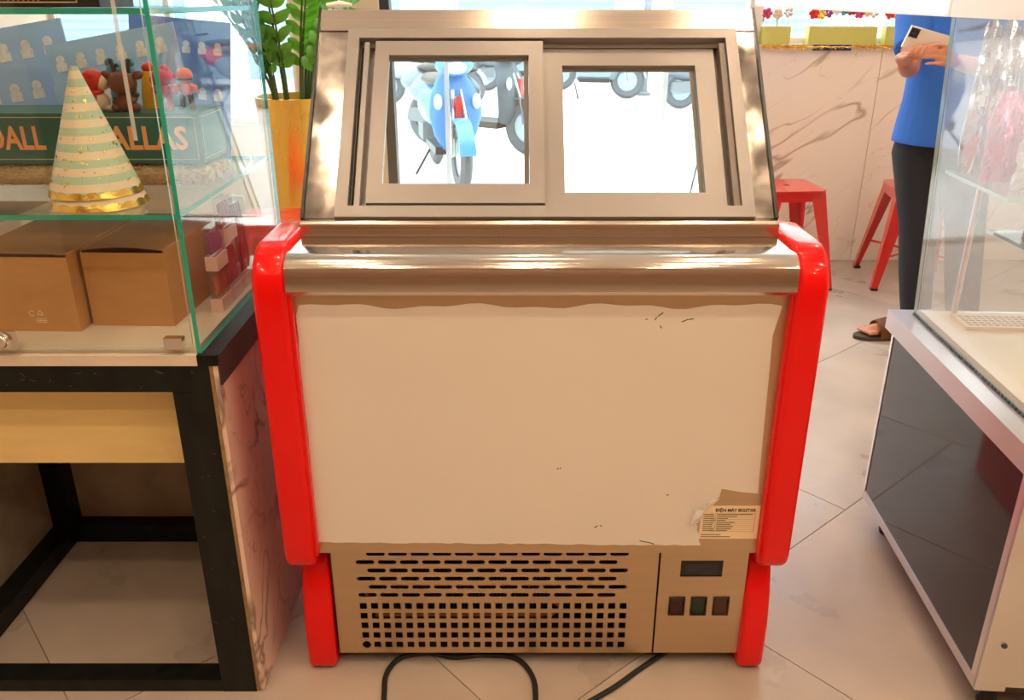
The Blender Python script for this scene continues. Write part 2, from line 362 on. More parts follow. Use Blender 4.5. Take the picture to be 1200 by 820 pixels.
def window(name, x0, x1, z0, z1, mull):
    w = bpy.data.objects.new(name, None); C.objects.link(w); w.location = ((x0 + x1) / 2, YF + .1, z0); w['kind'] = 'structure'
    b = NB(); fr = .03
    box(b, x0, x1, YF + .06, YF + .12, z0, z0 + fr); box(b, x0, x1, YF + .06, YF + .12, z1 - fr, z1)
    for x in [x0, x1 - fr] + mull: box(b, x, x + fr, YF + .06, YF + .12, z0 + fr, z1 - fr)
    obj('window_frame', b, 'beam_white', w)
    xs = [x0 + fr] + sum([[m, m + fr] for m in mull], []) + [x1 - fr]
    for a, c in zip(xs[::2], xs[1::2]):
        pane('pane', ((a, YF + .09, z0 + fr), (c, YF + .09, z0 + fr), (c, YF + .09, z1 - fr), (a, YF + .09, z1 - fr)), .008, w, 'shop_glass', 'glass_edge_pale')
window('window_1', 1.27, XR, 1.158, 2.5, [2.3]); window('window_2', XL, -1.13, .75, 2.5, [-1.8])
d1 = bpy.data.objects.new('door_1', None); C.objects.link(d1); d1.location = (.3, YF + .08, 0); d1['kind'] = 'structure'
b = NB(); box(b, -.68, -.63, YF + .03, YF + .13, 0, 2.5); obj('door_jamb', b, 'dark_frame', d1)
b = NB(); box(b, 1.22, 1.27, YF + .03, YF + .13, 0, 2.5); obj('door_jamb', b, 'beam_white', d1)
b = NB(); box(b, -.63, 1.22, YF + .03, YF + .13, 2.44, 2.5); obj('door_head', b, 'beam_white', d1)
for x0, x1 in ((-.63, -.352), (-.348, .818), (.822, 1.22)):
    pane('pane', ((x0, YF + .08, .012), (x1, YF + .08, .012), (x1, YF + .08, 2.44), (x0, YF + .08, 2.44)), .01, d1, 'shop_glass', 'glass_edge_pale')
for x in (-.35, .82):
    b = NB(); box(b, x - .012, x + .012, YF + .07, YF + .09, .0, 2.44); obj('lit_edge_strip', b, 'strip_white', d1)  # white translucent strips imitate the door glass edges catching light

# ------------------------------------------------------------------ outside
o = bobj('ground', (-14, 16, YF + .15, 10.2, -.08, -.01), 'pavement', smooth=False); o['kind'] = 'structure'; o.name = 'pavement'
o = bobj('street', (-14, 16, 10.2, 26, -.1, -.03), 'asphalt', smooth=False); o['kind'] = 'structure'

# ------------------------------------------------------------------ ceiling lamps
dl = None
for x in (-1.44, -.68, .08, .84, 1.6, 2.36):
    for y in (-1.0, -.25, .5, 1.2, 1.68, 3.0):
        if y == 1.2 and x in (-1.44, .08, 1.6): continue
        if y == 1.68 and x in (-.68, 1.6): continue
        if dl is None:
            dl = thing('ceiling_downlight', 'round white recessed downlight with warm lens in the ceiling', 'downlight', (0, 0, 0), 0, 'recessed ceiling downlights')
            b = NB(); lathe(b, [(.055, -.012), (.075, -.014), (.085, -.008), (.085, 0), (.055, 0), (.055, -.012)], seg=24); obj('trim_ring', b, 'beam_white', dl)
            b = NB(); lathe(b, [(0, -.006), (.055, -.006), (.055, -.001), (0, -.001)], seg=20); obj('lens', b, 'lamp_lens', dl); q = dl
        else: q = dup(dl)
        q.location = (x, y, HC)

# ================================================================== the ice cream freezer
CX = .052; BL, BR, OL, OR_ = -.40, .504, -.461, .562
fz = thing('ice_cream_freezer', 'stainless steel ice cream display freezer with red sides and slanted sliding windows', 'freezer', (CX, 1.9, 0))
YW = 1.415
# carcass
b = NB(); prism(b, [(1.452, .315), (1.452, .87), (1.60, .87), (1.60, .93), (2.44, .68), (2.44, .315)], 'x', BL + .002, BR - .002); obj('body', b, 'steel_satin', fz, .002)
bobj('front_panel', (BL + .001, BR - .001, 1.445, 1.4515, .322, .88), 'steel_satin', fz, .001)
# worktop with the rounded front lip
pr = [(1.452, .885), (1.425, .885), (1.418, .893)] + arc(1.452, .921, .034, 180, 95, 8) + [(1.57, .955), (1.57, .94), (1.452, .94)]
b = NB(); prism(b, pr, 'x', BL, BR); obj('worktop', b, 'worktop_steel', fz)
pr = [(1.560, .9555), (1.560, .975)] + arc(1.568, .977, .008, 180, 90, 3) + [(1.60, .985), (1.60, .9555)]
b = NB(); prism(b, pr, 'x', BL, BR); obj('step_rail', b, 'steel', fz)
# red side panels
prof = arc(1.46, .333, .045, 270, 180, 7) + [(1.415, .60)] + arc(1.495, .888, .08, 180, 90, 12) + [(1.62, .968), (1.70, .955), (2.42, .76)] + arc(2.42, .70, .06, 72, 0, 5) + [(2.48, .36)] + arc(2.41, .358, .07, 0, -90, 5)
prof = [(y, z) for y, z in prof]
for x0, x1 in ((OL, OL + .061), (OR_ - .058, OR_)):
    b = NB(); rounded_panel(b, prof, x0, x1, .012); obj('side_panel', b, 'red_paint', fz)
for x0, x1 in ((BL, BL + .006), (BR - .004, BR)):
    bobj('side_lip', (x0, x1, 1.428, 1.4445, .325, .884), 'red_paint', fz, .003)
fp = arc(1.48, .028, .028, 270, 190, 5) + [(1.452, .06), (1.452, .13), (1.462, .20), (1.48, .26), (1.51, .2875)] + [(2.35, .2875), (2.40, .20), (2.40, .0)]
for x0, x1 in ((-.448, -.386), (.497, .552)):
    b = NB(); rounded_panel(b, fp, x0, x1, .012); obj('foot_panel', b, 'red_paint', fz)
# kick plate with real slots and square holes
holes = []
sl = .0395; pitch = .0465
def slot(x, z, w=sl, h=.0098):
    r = h / 2; return [(x + r + r * math.cos(R(a)), z + r * math.sin(R(a))) for a in range(90, 271, 30)] + [(x + w - r + r * math.cos(R(a)), z + r * math.sin(R(a))) for a in range(-90, 91, 30)]
for k in range(6):
    z = .299 - k * .0212; x0 = -.306 if k % 2 == 0 else -.329
    for i in range(12): holes.append(slot(x0 + i * pitch, z))
for k in range(5):
    z = .1715 - k * .0262
    for i in range(24):
        x = -.328 + .0001 * k + i * .02435
        if k == 4 and i == 0: holes.append([(x + .008 + .0095 * math.cos(R(a)), z - .008 + .0095 * math.sin(R(a))) for a in range(0, 360, 30)]); continue
        holes.append([(x, z), (x + .015, z), (x + .015, z - .0155), (x, z - .0155)])
MK = T((0, 1.472, 0)) @ RX(R(90))
fill_plate('vent_plate', [(-.38, .036), (.3085, .036), (.3085, .3145), (-.38, .3145)], holes, .002, 'steel_satin', fz, MK)
wins = [[(.356, .2405), (.445, .2405), (.445, .282), (.356, .282)]] + [[(x, .142), (x + .031, .142), (x + .031, .186), (x, .186)] for x in (.339, .386, .434)]
cp = fill_plate('control_plate', [(.3125, .036), (.4965, .036), (.4965, .3145), (.3125, .3145)], wins, .002, 'steel_satin', fz, MK)
bobj('display', (.357, .444, 1.4735, 1.49, .2415, .281), 'display_glass', cp, .001)
bobj('display_bezel', (.366, .435, 1.4725, 1.4734, .250, .272), 'black_plastic', cp)
for x, m in ((.339, 'rocker_red'), (.386, 'rocker_green'), (.434, 'rocker_orange')):
    b = NB(); prism(b, [(1.4745, .143), (1.4665, .1445), (1.4745, .164), (1.470, .185), (1.49, .185), (1.49, .143)], 'x', x + .002, x + .029); obj('rocker_switch', b, m, cp, .001)
    b = NB(); box(b, x - .002, x + .033, 1.4685, 1.4709, .140, .1419); box(b, x - .002, x + .033, 1.4685, 1.4709, .1862, .188); box(b, x - .002, x - .0001, 1.4685, 1.4709, .1419, .1862); box(b, x + .0312, x + .033, 1.4685, 1.4709, .1419, .1862)
    obj('switch_frame', b, 'black_plastic', cp)
b = NB(); box(b, -.384, .498, 2.30, 2.34, .036, .31); box(b, -.384, -.3815, 1.475, 2.30, .036, .31); box(b, .498, .4995, 1.49, 2.30, .036, .31); box(b, -.384, .498, 1.475, 2.30, .034, .036); obj('machine_bay', b, 'dark_interior', fz, smooth=False)
# machinery glimpsed behind the vents
b = NB()
for k in range(46): box(b, -.30 + k * .0085, -.2975 + k * .0085, 1.60, 1.66, .05, .12)
obj('condenser_fin', b, 'fins', fz, kind='stuff', smooth=False)
b = NB(); tube(b, [(-.31, 1.545, .08), (.09, 1.545, .08), (.11, 1.545, .10), (.09, 1.545, .12), (-.31, 1.545, .12), (-.33, 1.545, .14), (-.31, 1.545, .165), (.1, 1.545, .165)], .006, 8); obj('copper_pipe', b, 'copper', fz)
b = NB(); lathe(b, [(0, 0), (.085, 0), (.095, .02), (.095, .12), (.08, .16), (.03, .18), (0, .18)], (.2, 1.66, .05), 24); obj('compressor', b, 'black_plastic', fz)
bobj('blue_tag', (.03, .058, 1.55, 1.553, .262, .304), 'blue_tag', fz)
# white protective film on the front panel, torn at the lower right
top = [(BL + .014 + i * .876 / 40, .858 + .004 * math.sin(i * .55) + .0025 * math.sin(i * 1.31 + 1)) for i in range(41)]
right = [(.4785, .80), (.4815, .72), (.484, .62), (.487, .52), (.489, .463)]
tear = [(.452, .467), (.416, .474), (.413, .455), (.402, .447), (.392, .441), (.384, .428), (.377, .418), (.3765, .409), (.380, .404), (.376, .395), (.372, .392), (.376, .386), (.375, .377), (.380, .368), (.381, .352), (.386, .340)]
bot = [(.386 - (i + 1) * .78 / 44, .3405 + .0008 * (i > 20) + random.uniform(-.0018, .0018) + .006 * (i / 44)) for i in range(44)]
left = [(-.398, .354), (-.3985, .42), (-.397, .50), (-.3935, .58), (-.394, .66), (-.396, .74), (-.3925, .80), (-.393, .84)]
flm = fill_plate('protective_film', [(a, z) for a, z in top + right + tear + bot + left], [], .0012, 'film', fz, T((0, 1.4440, 0)) @ RX(R(90))); flm['label'] = 'white protective film with a torn corner'
b = NB()
rows = []
rp = random.Random(2)
for i in range(9):
    t = i / 8; row = []
    for j in range(6):
        s_ = j / 5; ex, ez = .409 - .036 * t, .460 - .048 * t
        row.append(b.verts.new((ex + .004 - (.036 - .010 * t) * s_ + .003 * math.sin(9 * s_ + 6 * t), 1.4425 - .004 - .012 * math.sin(math.pi * (.1 + .8 * s_)) * (.6 + .4 * math.sin(8 * t + 2 * s_)) - rp.uniform(0, .0025), ez - .014 * s_ + .004 * math.sin(7 * t + 5 * s_))))
    rows.append(row)
for r0, r1 in zip(rows, rows[1:]):
    for k in range(5): b.faces.new((r0[k], r0[k + 1], r1[k + 1], r1[k]))
bmesh.ops.solidify(b, geom=b.faces[:], thickness=.0006); obj('peeled_corner', b, 'film_back', flm)
b = NB()
for (x, z, l, a) in ((.27, .842, .012, 40), (.262, .834, .007, 60), (.272, .818, .006, -60), (.245, .833, .004, 10), (.315, .83, .012, 25), (.326, .833, .01, 10), (.09, .52, .004, 0), (.095, .521, .003, 50), (.31, .46, .005, 20), (.27, .349, .02, -12), (.285, .345, .012, -20), (.17, .385, .008, 40), (.18, .387, .005, -30)):
    box(b, -l / 2, l / 2, -.0002, .0002, -.0009, .0009, T((x, 1.4432, z)) @ RY(R(-a)))
obj('scuff_marks', b, 'scuff', flm, kind='stuff', smooth=False)
# maker's sticker
stk = bobj('sticker', (.3795, .4985, 1.4437, 1.4449, .356, .4335), 'sticker', fz, smooth=False, M=None)
MS = T((0, 1.4434, 0)) @ RX(R(90))
text_mesh('sticker_heading', 'ĐIỆN MÁY BIGSTAR', .0102, 'ink', stk, T((.4085, 1.4435, .4205)) @ RX(R(90)), .0001, sx=.9, bold=.0003)
b = NB()
for k in range(9):
    z = .4135 - k * .0048; box(b, .386, .386 + .018 + .006 * random.random(), 1.4433, 1.4436, z, z + .0016)
    box(b, .413, .413 + .014 + .03 * random.random() + (.04 if k == 0 else 0), 1.4433, 1.4436, z, z + .0016)
for k in range(2): box(b, .384, .384 + .04 + .02 * k, 1.4433, 1.4436, .365 - k * .005, .3666 - k * .005)
for k in range(10): box(b, .4, .49, 1.4434, 1.4436, .4165 - k * .0048, .4167 - k * .0048)
box(b, .410, .4104, 1.4433, 1.4436, .371, .4175); box(b, .4895, .49, 1.4433, 1.4436, .371, .4175)
obj('sticker_lines', b, 'ink_grey', stk, kind='stuff', smooth=False)

# slanted window superstructure: local u (across), v (up the slope), w (outwards to the operator)
Lh = math.hypot(.32, .36); sv, cv = .32 / Lh, .36 / Lh
SL = Matrix(((1, 0, 0, 0), (0, -cv, sv, 1.58), (0, sv, cv, .985), (0, 0, 0, 1)))      # columns: u, w(out), v
def sbox(b, u0, u1, v0, v1, w0, w1): box(b, u0, u1, w0, w1, v0, v1, SL)
def sobj(name, dims, m, parent, bevel=.001):
    b = NB(); box(b, dims[0], dims[1], dims[4], dims[5], dims[2], dims[3]); return obj(name, b, m, parent, bevel, M=SL)
sobj('top_rail', (BL + .004, BR - .004, .4345, .487, -.06, .003), 'steel', fz, .003)
for u0, u1 in ((BL + .004, -.337), (.462, BR - .004)): sobj('side_rail', (u0, u1, .002, .434, -.02, 0), 'steel_mirror', fz, .001)
for u0, u1 in ((BL - .002, BL + .0035), (BR - .0035, BR + .002)): sobj('edge_strip', (u0, u1, .0, .49, -.03, .006), 'black_trim', fz)
# outer window frame with mitred corners
def mitre(name, u0, u1, v0, v1, t, w0, w1, m, parent):
    for quad in (((u0, v0), (u1, v0), (u1 - t, v0 + t), (u0 + t, v0 + t)), ((u1, v0), (u1, v1), (u1 - t, v1 - t), (u1 - t, v0 + t)),
                 ((u1, v1), (u0, v1), (u0 + t, v1 - t), (u1 - t, v1 - t)), ((u0, v1), (u0, v0), (u0 + t, v0 + t), (u0 + t, v1 - t))):
        b = NB(); prism(b, quad, 'y', w0, w1); obj(name, b, m, parent, .0012, M=SL)
mitre('frame_bar', -.3365, .4615, .0, .434, .0235, -.028, .010, 'aluminium', fz)
b = NB()
for w in (-.008, -.0275): box(b, -.313, .438, w - .002, w, .0235, .031); box(b, -.313, .438, w - .002, w, .400, .4105)
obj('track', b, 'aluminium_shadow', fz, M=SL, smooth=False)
def sash(u0, u1, g0, g1, v0, v1, gv0, gv1, w):
    r = sobj('sash', (u0, g0, v0, v1, w - .014, w), 'aluminium', fz)
    for d in ((g1, u1, v0, v1), (g0, g1, v0, gv0), (g0, g1, gv1, v1)): sobj('sash_rail', (*d, w - .014, w), 'aluminium', r)
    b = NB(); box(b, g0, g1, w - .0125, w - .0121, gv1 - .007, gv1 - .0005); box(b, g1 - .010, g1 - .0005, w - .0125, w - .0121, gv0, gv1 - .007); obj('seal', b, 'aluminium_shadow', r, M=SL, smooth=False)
    q = [SL @ Vector(p) for p in ((g0 - .004, w - .008, gv0 - .004), (g1 + .004, w - .008, gv0 - .004), (g1 + .004, w - .008, gv1 + .004), (g0 - .004, w - .008, gv1 + .004))]
    pane('pane', q, .004, r, 'clear_glass', 'glass_edge')
sash(-.279, .063, -.250, .034, .030, .404, .072, .3695, .008)
sash(.035, .416, .103, .376, .028, .402, .064, .3595, -.012)
sobj('stop_strip', (-.302, -.292, .0235, .404, -.020, .004), 'aluminium', fz); sobj('stop_strip', (-.3125, -.3085, .0235, .41, -.026, -.004), 'black_trim', fz)
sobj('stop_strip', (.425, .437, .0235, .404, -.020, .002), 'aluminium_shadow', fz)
for d in ((-.3125, -.2795, -.0275, -.0205, .0235, .4105), (.4165, .4375, -.0275, -.0262, .0235, .4105), (-.2785, .0345, -.0275, -.0262, .400, .4105)): bobj('jamb_liner', d, 'aluminium', fz, M=SL, smooth=False)
# side glass and customer glass
for x in (BL + .006, BR - .006):
    pane('side_glass', ((x, 1.615, .985), (x, 1.935, 1.345), (x, 2.03, 1.345), (x, 2.40, .80), (x, 2.10, .86)), .005, fz, 'clear_glass', 'black_trim')
pane('front_glass', ((BL + .01, 2.03, 1.343), (BR - .01, 2.03, 1.343), (BR - .01, 2.41, .79), (BL + .01, 2.41, .79)), .006, fz, 'clear_glass', 'glass_edge')
b = NB(); box(b, BL + .008, BR - .008, 1.935, 2.035, 1.346, 1.352); obj('top_glass', b, 'clear_glass', fz)
b = NB(); tube(b, [(-.388, 1.905, 1.3595), (-.36, 1.91, 1.362), (-.335, 1.905, 1.3605)], [.004, .007, .003], 8); obj('plastic_scrap', b, 'film_back', fz)

# power cord lying on the floor under the freezer
pts = [(.45, 1.55, .006), (.37, 1.52, .006), (.29, 1.46, .006), (.22, 1.40, .006), (.15, 1.35, .006), (.09, 1.30, .006), (.06, 1.27, .006), (.045, 1.29, .006), (.05, 1.36, .006), (.045, 1.43, .006), (.01, 1.485, .006), (-.06, 1.497, .006), (-.13, 1.490, .006), (-.19, 1.503, .006), (-.25, 1.488, .006), (-.275, 1.44, .006), (-.272, 1.38, .006), (-.265, 1.30, .006), (-.29, 1.15, .006)]
def smooth_path(p, n=6):
    p = [Vector(q) for q in p]; out = []
    for i in range(len(p) - 1):
        a, b_, c, d = p[max(i - 1, 0)], p[i], p[i + 1], p[min(i + 2, len(p) - 1)]
        for k in range(n):
            t = k / n; out.append(.5 * ((2 * b_) + (c - a) * t + (2 * a - 5 * b_ + 4 * c - d) * t * t + (3 * b_ - a - 3 * c + d) * t ** 3))
    return out + [p[-1]]
b = NB(); tube(b, smooth_path(pts), .0058, 10); tag(obj('power_cord', b, 'rubber'), 'black power cord looping over the floor tiles under the freezer', 'cord')

# ================================================================== counter of black steel frame on the left
CL, CR, CF, CB = -1.30, -.535, 1.394, 1.985
ct = thing('frame_counter', 'open black steel frame counter with marble side panel and plywood apron', 'counter', ((CL + CR) / 2, (CF + CB) / 2, 0))
lw = .072
for x0, x1 in ((CL, CL + lw), (CR - .012 - lw, CR - .012)):
    bobj('leg', (x0, x1, CF, CF + .05, 0, .709), 'black_steel', ct, .004)
for x0, x1 in ((-1.245, -1.19), (CR - .012 - lw, CR - .012)):
    bobj('leg', (x0, x1, CB - .05, CB - .001, 0, .709), 'black_steel', ct, .004)
bobj('top_rail', (CL, CR - .012, CF, CF + .05, .7095, .762), 'black_steel', ct, .004)
bobj('bottom_rail', (CL + lw + .001, CR - .013 - lw, CF, CF + .05, 0.001, .031), 'black_steel', ct, .003)
bobj('back_rail', (-1.189, CR - .013 - lw, CB - .05, CB - .001, 0.001, .05), 'black_steel', ct, .003)
bobj('side_rail', (-1.245, -1.19, CF + .051, CB - .051, .001, .05), 'black_steel', ct, .003)
bobj('apron_board', (CL + .01, CR - .014, CF + .086, CF + .098, .512, .7615), 'mdf', ct, .001)
bobj('back_board', (CL, CR - .014, CB, CB + .012, .001, .762), 'cement_board', ct)
bobj('left_board', (-1.262, -1.246, CF + .051, CB - .001, .001, .709), 'cement_board', ct)
bobj('marble_panel', (CR - .0045, CR + .004, CF + .001, CB + .012, .001, .762), 'marble_lit_pink', ct)
bobj('panel_edge', (CR - .0115, CR - .005, CF + .0005, CB + .012, .001, .762), 'panel_edge', ct)
bobj('top_slab', (CL, CR - .03, CF - .003, CB + .012, .7625, .783), 'stone_top', ct, .002)
b = NB(); box(b, CR - .0295, CR + .006, CF - .003, CB + .012, .7625, .783); obj('corner_trim', b, 'black_steel', ct, .003)
bobj('reflection_strip', (CR + .0045, CR + .0085, CF + .004, CB + .012, .722, .782), 'toy_dark', ct, .001)  # dark strip painted in place of a reflection along the panel top

b = NB(); rg = random.Random(13)
for k in range(22):
    x, z = (rg.uniform(CL + .3, CR - .02), rg.uniform(.714, .758)) if k < 13 else (rg.uniform(CR - .078, CR - .018), rg.uniform(.1, .7))
    l = rg.uniform(.003, .014); box(b, -l / 2, l / 2, -.0003, .0003, -.0009, .0009, T((x, CF - .0003, z)) @ RY(R(rg.uniform(-70, 70))))
obj('paint_scuffs', b, 'dark_frame', ct, kind='stuff', smooth=False)
# ------------------------------------------------------------------ glass showcase standing on the counter
GX, GL, GF, GB, GT = -.562, -1.29, 1.400, 2.00, 1.70
gc = thing('glass_showcase', 'frameless glass showcase with green cut edges and glass shelves on the counter', 'showcase', ((GX + GL) / 2, (GF + GB) / 2, .783))
z0 = .7835
bobj('base_board', (GL, GX - .004, GF + .006, GB - .006, z0, z0 + .009), 'stone_top', gc, .001)
pane('side_pane', ((GX, GF, z0), (GX, GB, z0), (GX, GB, GT), (GX, GF, GT)), .008, gc, 'case_glass', 'glass_edge')
pane('side_pane', ((GL, GF, z0), (GL, GB, z0), (GL, GB, GT), (GL, GF, GT)), .008, gc, 'case_glass', 'glass_edge')
pane('back_pane', ((GL + .005, GB - .004, z0 + .01), (GX - .005, GB - .004, z0 + .01), (GX - .005, GB - .004, GT), (GL + .005, GB - .004, GT)), .006, gc, 'case_glass', 'glass_edge')
pane('top_pane', ((GL, GF, GT + .005), (GX, GF, GT + .005), (GX, GB, GT + .005), (GL, GB, GT + .005)), .008, gc, 'case_glass', 'glass_edge')
for z in (1.030, 1.354):
    pane('shelf', ((GL + .005, GF + .006, z), (GX - .005, GF + .006, z), (GX - .005, GB - .01, z), (GL + .005, GB - .01, z)), .009, gc, 'case_glass', 'glass_edge')
dr = pane('door_pane', ((-1.28, GF - .004, z0 + .012), (-.569, GF - .004, z0 + .012), (-.569, GF - .004, GT), (-1.28, GF - .004, GT)), .005, gc, 'clear_glass', 'glass_edge_pale')
bobj('edge_tape', (-.612, -.6055, GF - .0075, GF - .0068, 1.16, GT), 'frosted', dr)
b = NB(); box(b, -.618, -.585, GF - .012, GF + .004, z0 + .0125, z0 + .033); obj('hinge_clip', b, 'chrome', dr, .003)
lk = bobj('lock', (-.925, -.878, GF - .016, GF - .007, z0 + .014, z0 + .048), 'chrome', dr, .002)
b = NB(); lathe(b, [(0, .012), (.011, .012), (.014, .008), (.0145, 0), (0, 0)], seg=20, M=T((-.9, GF - .016, z0 + .031)) @ RX(R(90))); obj('lock_barrel', b, 'chrome', lk)
b = NB(); box(b, -.9012, -.8988, GF - .0286, GF - .0281, z0 + .026, z0 + .036); obj('keyhole', b, 'ink', lk)

# --- things on the middle glass shelf (top at 1.0345)
ZS = 1.0350
# furry roll under the box
b = NB(); n = 28
for yy, rr in ((1.655, .0195), (1.70, .0195), (1.745, .0195)):
    tube(b, [(-1.25 + i * .665 / n, yy + .002 * math.sin(i * 1.7), ZS + .0205 + .0008 * math.sin(i * 2.3)) for i in range(n + 1)], [rr * (1 if 0 < i < n else .7) for i in range(n + 1)], 14)
rng = random.Random(3)
for k in range(5200):
    x = rng.uniform(-1.25, -.59); a = rng.uniform(R(100), R(255)); y = 1.655 + .019 * math.cos(a); z = ZS + .0205 + .019 * math.sin(a)
    d = Vector((rng.uniform(-.6, .6), math.cos(a), math.sin(a) - .3)).normalized() * rng.uniform(.005, .010); s = Vector((.0007, 0, .0004))
    p = Vector((x, y, z)); q = p + d; q.z = min(max(q.z, ZS + .0005), ZS + .042)
    b.faces.new((b.verts.new(p - s), b.verts.new(p + s), b.verts.new(q)))
tag(obj('fur_mat', b, 'fur'), 'rolled beige fur mat lying under the dark green lettered box', 'mat')
zb = ZS + .044
bx = thing('lettered_box', 'dark green box with orange capital letters on the middle glass shelf', 'box', (-.92, 1.70, zb))
bobj('carton', (-1.24, -.590, 1.638, 1.775, zb, zb + .094), 'green_card', bx, .0015)
MB_ = RX(R(90))
for s, x, wx in (('DALL', -.9985, .76), ('ALLAS', -.7665, .90)):
    text_mesh('lettering', s, .060, 'orange_print', bx, T((x, 1.6375, zb + .028)) @ MB_, .0003, sx=wx, bold=.0016)
b = NB()
for zz in (zb + .008, zb + .086): box(b, -1.232, -.599, 1.6372, 1.6379, zz, zz + .0014)
box(b, -.6005, -.599, 1.6372, 1.6379, zb + .008, zb + .0874)
for zz in (zb + .008, zb + .086): box(b, -.5900, -.5895, 1.648, 1.765, zz, zz + .0014)
box(b, -.5900, -.5895, 1.648, 1.6495, zb + .008, zb + .0874)
obj('border_line', b, 'gold_line', bx, smooth=False)
ZT = zb + .0942
def toy(name, label, x, y, s, parts, rz=0):
    t = thing(name, label, 'figurine', (0, 0, 0), 0, 'toy figurines on the green box')
    for nm, m, f in parts:
        b = NB(); f(b); obj(nm, b, m, t)
    t.location = (x, y, ZT); t.rotation_euler.z = rz; t.scale = (s, s, s); return t
toy('reindeer_figurine', 'brown reindeer figurine with dark antlers seated on the green box', -.735, 1.668, 1, [
    ('body', 'toy_brown', lambda b: (ball(b, (0, 0, .017), (.019, .017, .0185)), ball(b, (.020, -.004, .008), (.009, .013, .008)), ball(b, (-.016, -.008, .008), (.009, .013, .008)), ball(b, (-.02, .0, .016), (.006, .008, .010)))),
    ('head', 'toy_brown', lambda b: (ball(b, (-.001, 0, .052), (.0265, .023, .0235)), ball(b, (.03, 0, .066), (.011, .006, .008), M=RY(R(-25))), ball(b, (-.029, 0, .066), (.011, .006, .008), M=RY(R(25))))),
    ('antlers', 'toy_dark', lambda b: [(tube(b, [(s * .012, 0, .07), (s * .014, 0, .082), (s * .017, 0, .092)], [.005, .0045, .0042], 8), tube(b, [(s * .014, 0, .080), (s * .004 + .0, 0, .085)], [.004, .003], 8), ball(b, (s * .017, 0, .092), .0045, 8)) for s in (-1, 1)]),
    ('collar', 'toy_dark', lambda b: ball(b, (.016, .006, .030), (.009, .006, .005)))])
toy('cat_figurine', 'white cat figurine in a red hat and red scarf on the green box', -.79, 1.668, 1, [
    ('body', 'toy_white', lambda b: (ball(b, (.006, 0, .018), (.018, .017, .018)), ball(b, (.026, 0, .006), (.016, .010, .006)), ball(b, (.012, .004, .054), (.017, .018, .016)))),
    ('hat', 'toy_red', lambda b: (ball(b, (-.001, 0, .058), (.0225, .021, .0195)), ball(b, (-.02, -.004, .05), (.007, .007, .009)))),
    ('scarf', 'toy_red', lambda b: (ball(b, (.0, -.012, .018), (.010, .007, .017)), ball(b, (.0, -.004, .036), (.017, .016, .006))))])
toy('bear_figurine', 'teal bear figurine behind the reindeer on the green box', -.765, 1.735, 1, [
    ('body', 'toy_teal', lambda b: ball(b, (0, 0, .026), (.026, .02, .027))),
    ('head', 'toy_teal', lambda b: (ball(b, (0, 0, .068), (.027, .022, .020)), ball(b, (-.019, 0, .084), (.010, .007, .009)), ball(b, (.019, 0, .084), (.010, .007, .009))))])
toy('tower_figurine', 'tall yellow figurine with red cap between reindeer and pink figurine', -.708, 1.73, 1, [
    ('body', 'toy_yellow', lambda b: (lathe(b, [(0, 0), (.020, .0), (.021, .02), (.016, .055), (.014, .068), (0, .072)], seg=16),)),
    ('cap', 'toy_red', lambda b: ball(b, (0, 0, .075), (.013, .013, .010)))])
toy('pink_figurine', 'pink curly haired figurine with orange trousers on the green box', -.668, 1.69, 1, [
    ('legs', 'toy_orange', lambda b: [tube(b, [(s * .008, 0, 0.0), (s * .007, 0, .028)], [.006, .005], 8) for s in (-1, 1)]),
    ('torso', 'toy_pink', lambda b: (ball(b, (0, 0, .036), (.013, .010, .014)), ball(b, (-.016, 0, .038), .008, 10), ball(b, (.016, 0, .038), .008, 10))),
    ('hair', 'toy_pink', lambda b: (ball(b, (0, 0, .062), (.020, .018, .017)), ball(b, (-.015, 0, .056), .010, 10), ball(b, (.016, 0, .058), .011, 10), ball(b, (.006, 0, .074), .010, 10)))])
toy('orange_figurine', 'orange figurine with grey boots and dark headband at the box end', -.6245, 1.685, 1, [
    ('boots', 'toy_dark', lambda b: [(tube(b, [(s * .010, 0, .004), (s * .007, 0, .03)], [.005, .0055], 8), ball(b, (s * .011, -.004, .004), (.006, .009, .004), 10)) for s in (-1, 1)]),
    ('torso', 'toy_orange', lambda b: (ball(b, (0, 0, .040), (.012, .009, .015)), tube(b, [(-.009, 0, .047), (-.020, 0, .036), (-.024, -.002, .033)], [.005, .006, .005], 8), tube(b, [(.009, 0, .047), (.018, 0, .042), (.020, -.002, .034)], [.005, .006, .005], 8))),
    ('head', 'toy_orange', lambda b: ball(b, (0, 0, .065), (.016, .015, .0135))),
    ('headband', 'toy_dark', lambda b: lathe(b, [(.0145, .056), (.016, .058), (.016, .060), (.0145, .060)], seg=20))])
# printed blue cards leaning behind the figurines
def card(label, x0, x1, zlo, zhi, y, lean, tilt, m, rows):
    w, h = x1 - x0, zhi - zlo
    MM = T(((x0 + x1) / 2, y, zlo + .002)) @ RX(R(-lean)) @ RY(R(tilt))
    t = thing('picture_card', label, 'card', ((x0 + x1) / 2, y, zlo), 0, 'printed cards at the back of the shelf')
    bobj('board', (-w / 2, w / 2, 0, .004, 0, h), m, t, M=MM)
    b = NB()
    for r in range(rows):
        for c in range(6):
            cx = -w / 2 + w * (c + .6) / 6.4; cz = h * (.80 - .33 * r)
            lathe(b, [(0, 0), (w * .035, 0)], seg=8, M=MM @ T((cx, -.0006, cz + w * .03)) @ RX(R(90))); box(b, cx - w * .04, cx + w * .04, -.0008, -.0002, cz - w * .055, cz + w * .005, MM)
    obj('print', b, 'card_print', t, kind='stuff', smooth=False)
    return t
card('light blue printed card leaning behind the reindeer figurine', -.925, -.655, 1.105, 1.312, 1.80, 12, -10, 'card_blue', 3)
card('light blue printed card at the far end of the shelf', -1.215, -.905, 1.066, 1.315, 1.86, 8, -9, 'card_blue', 3)
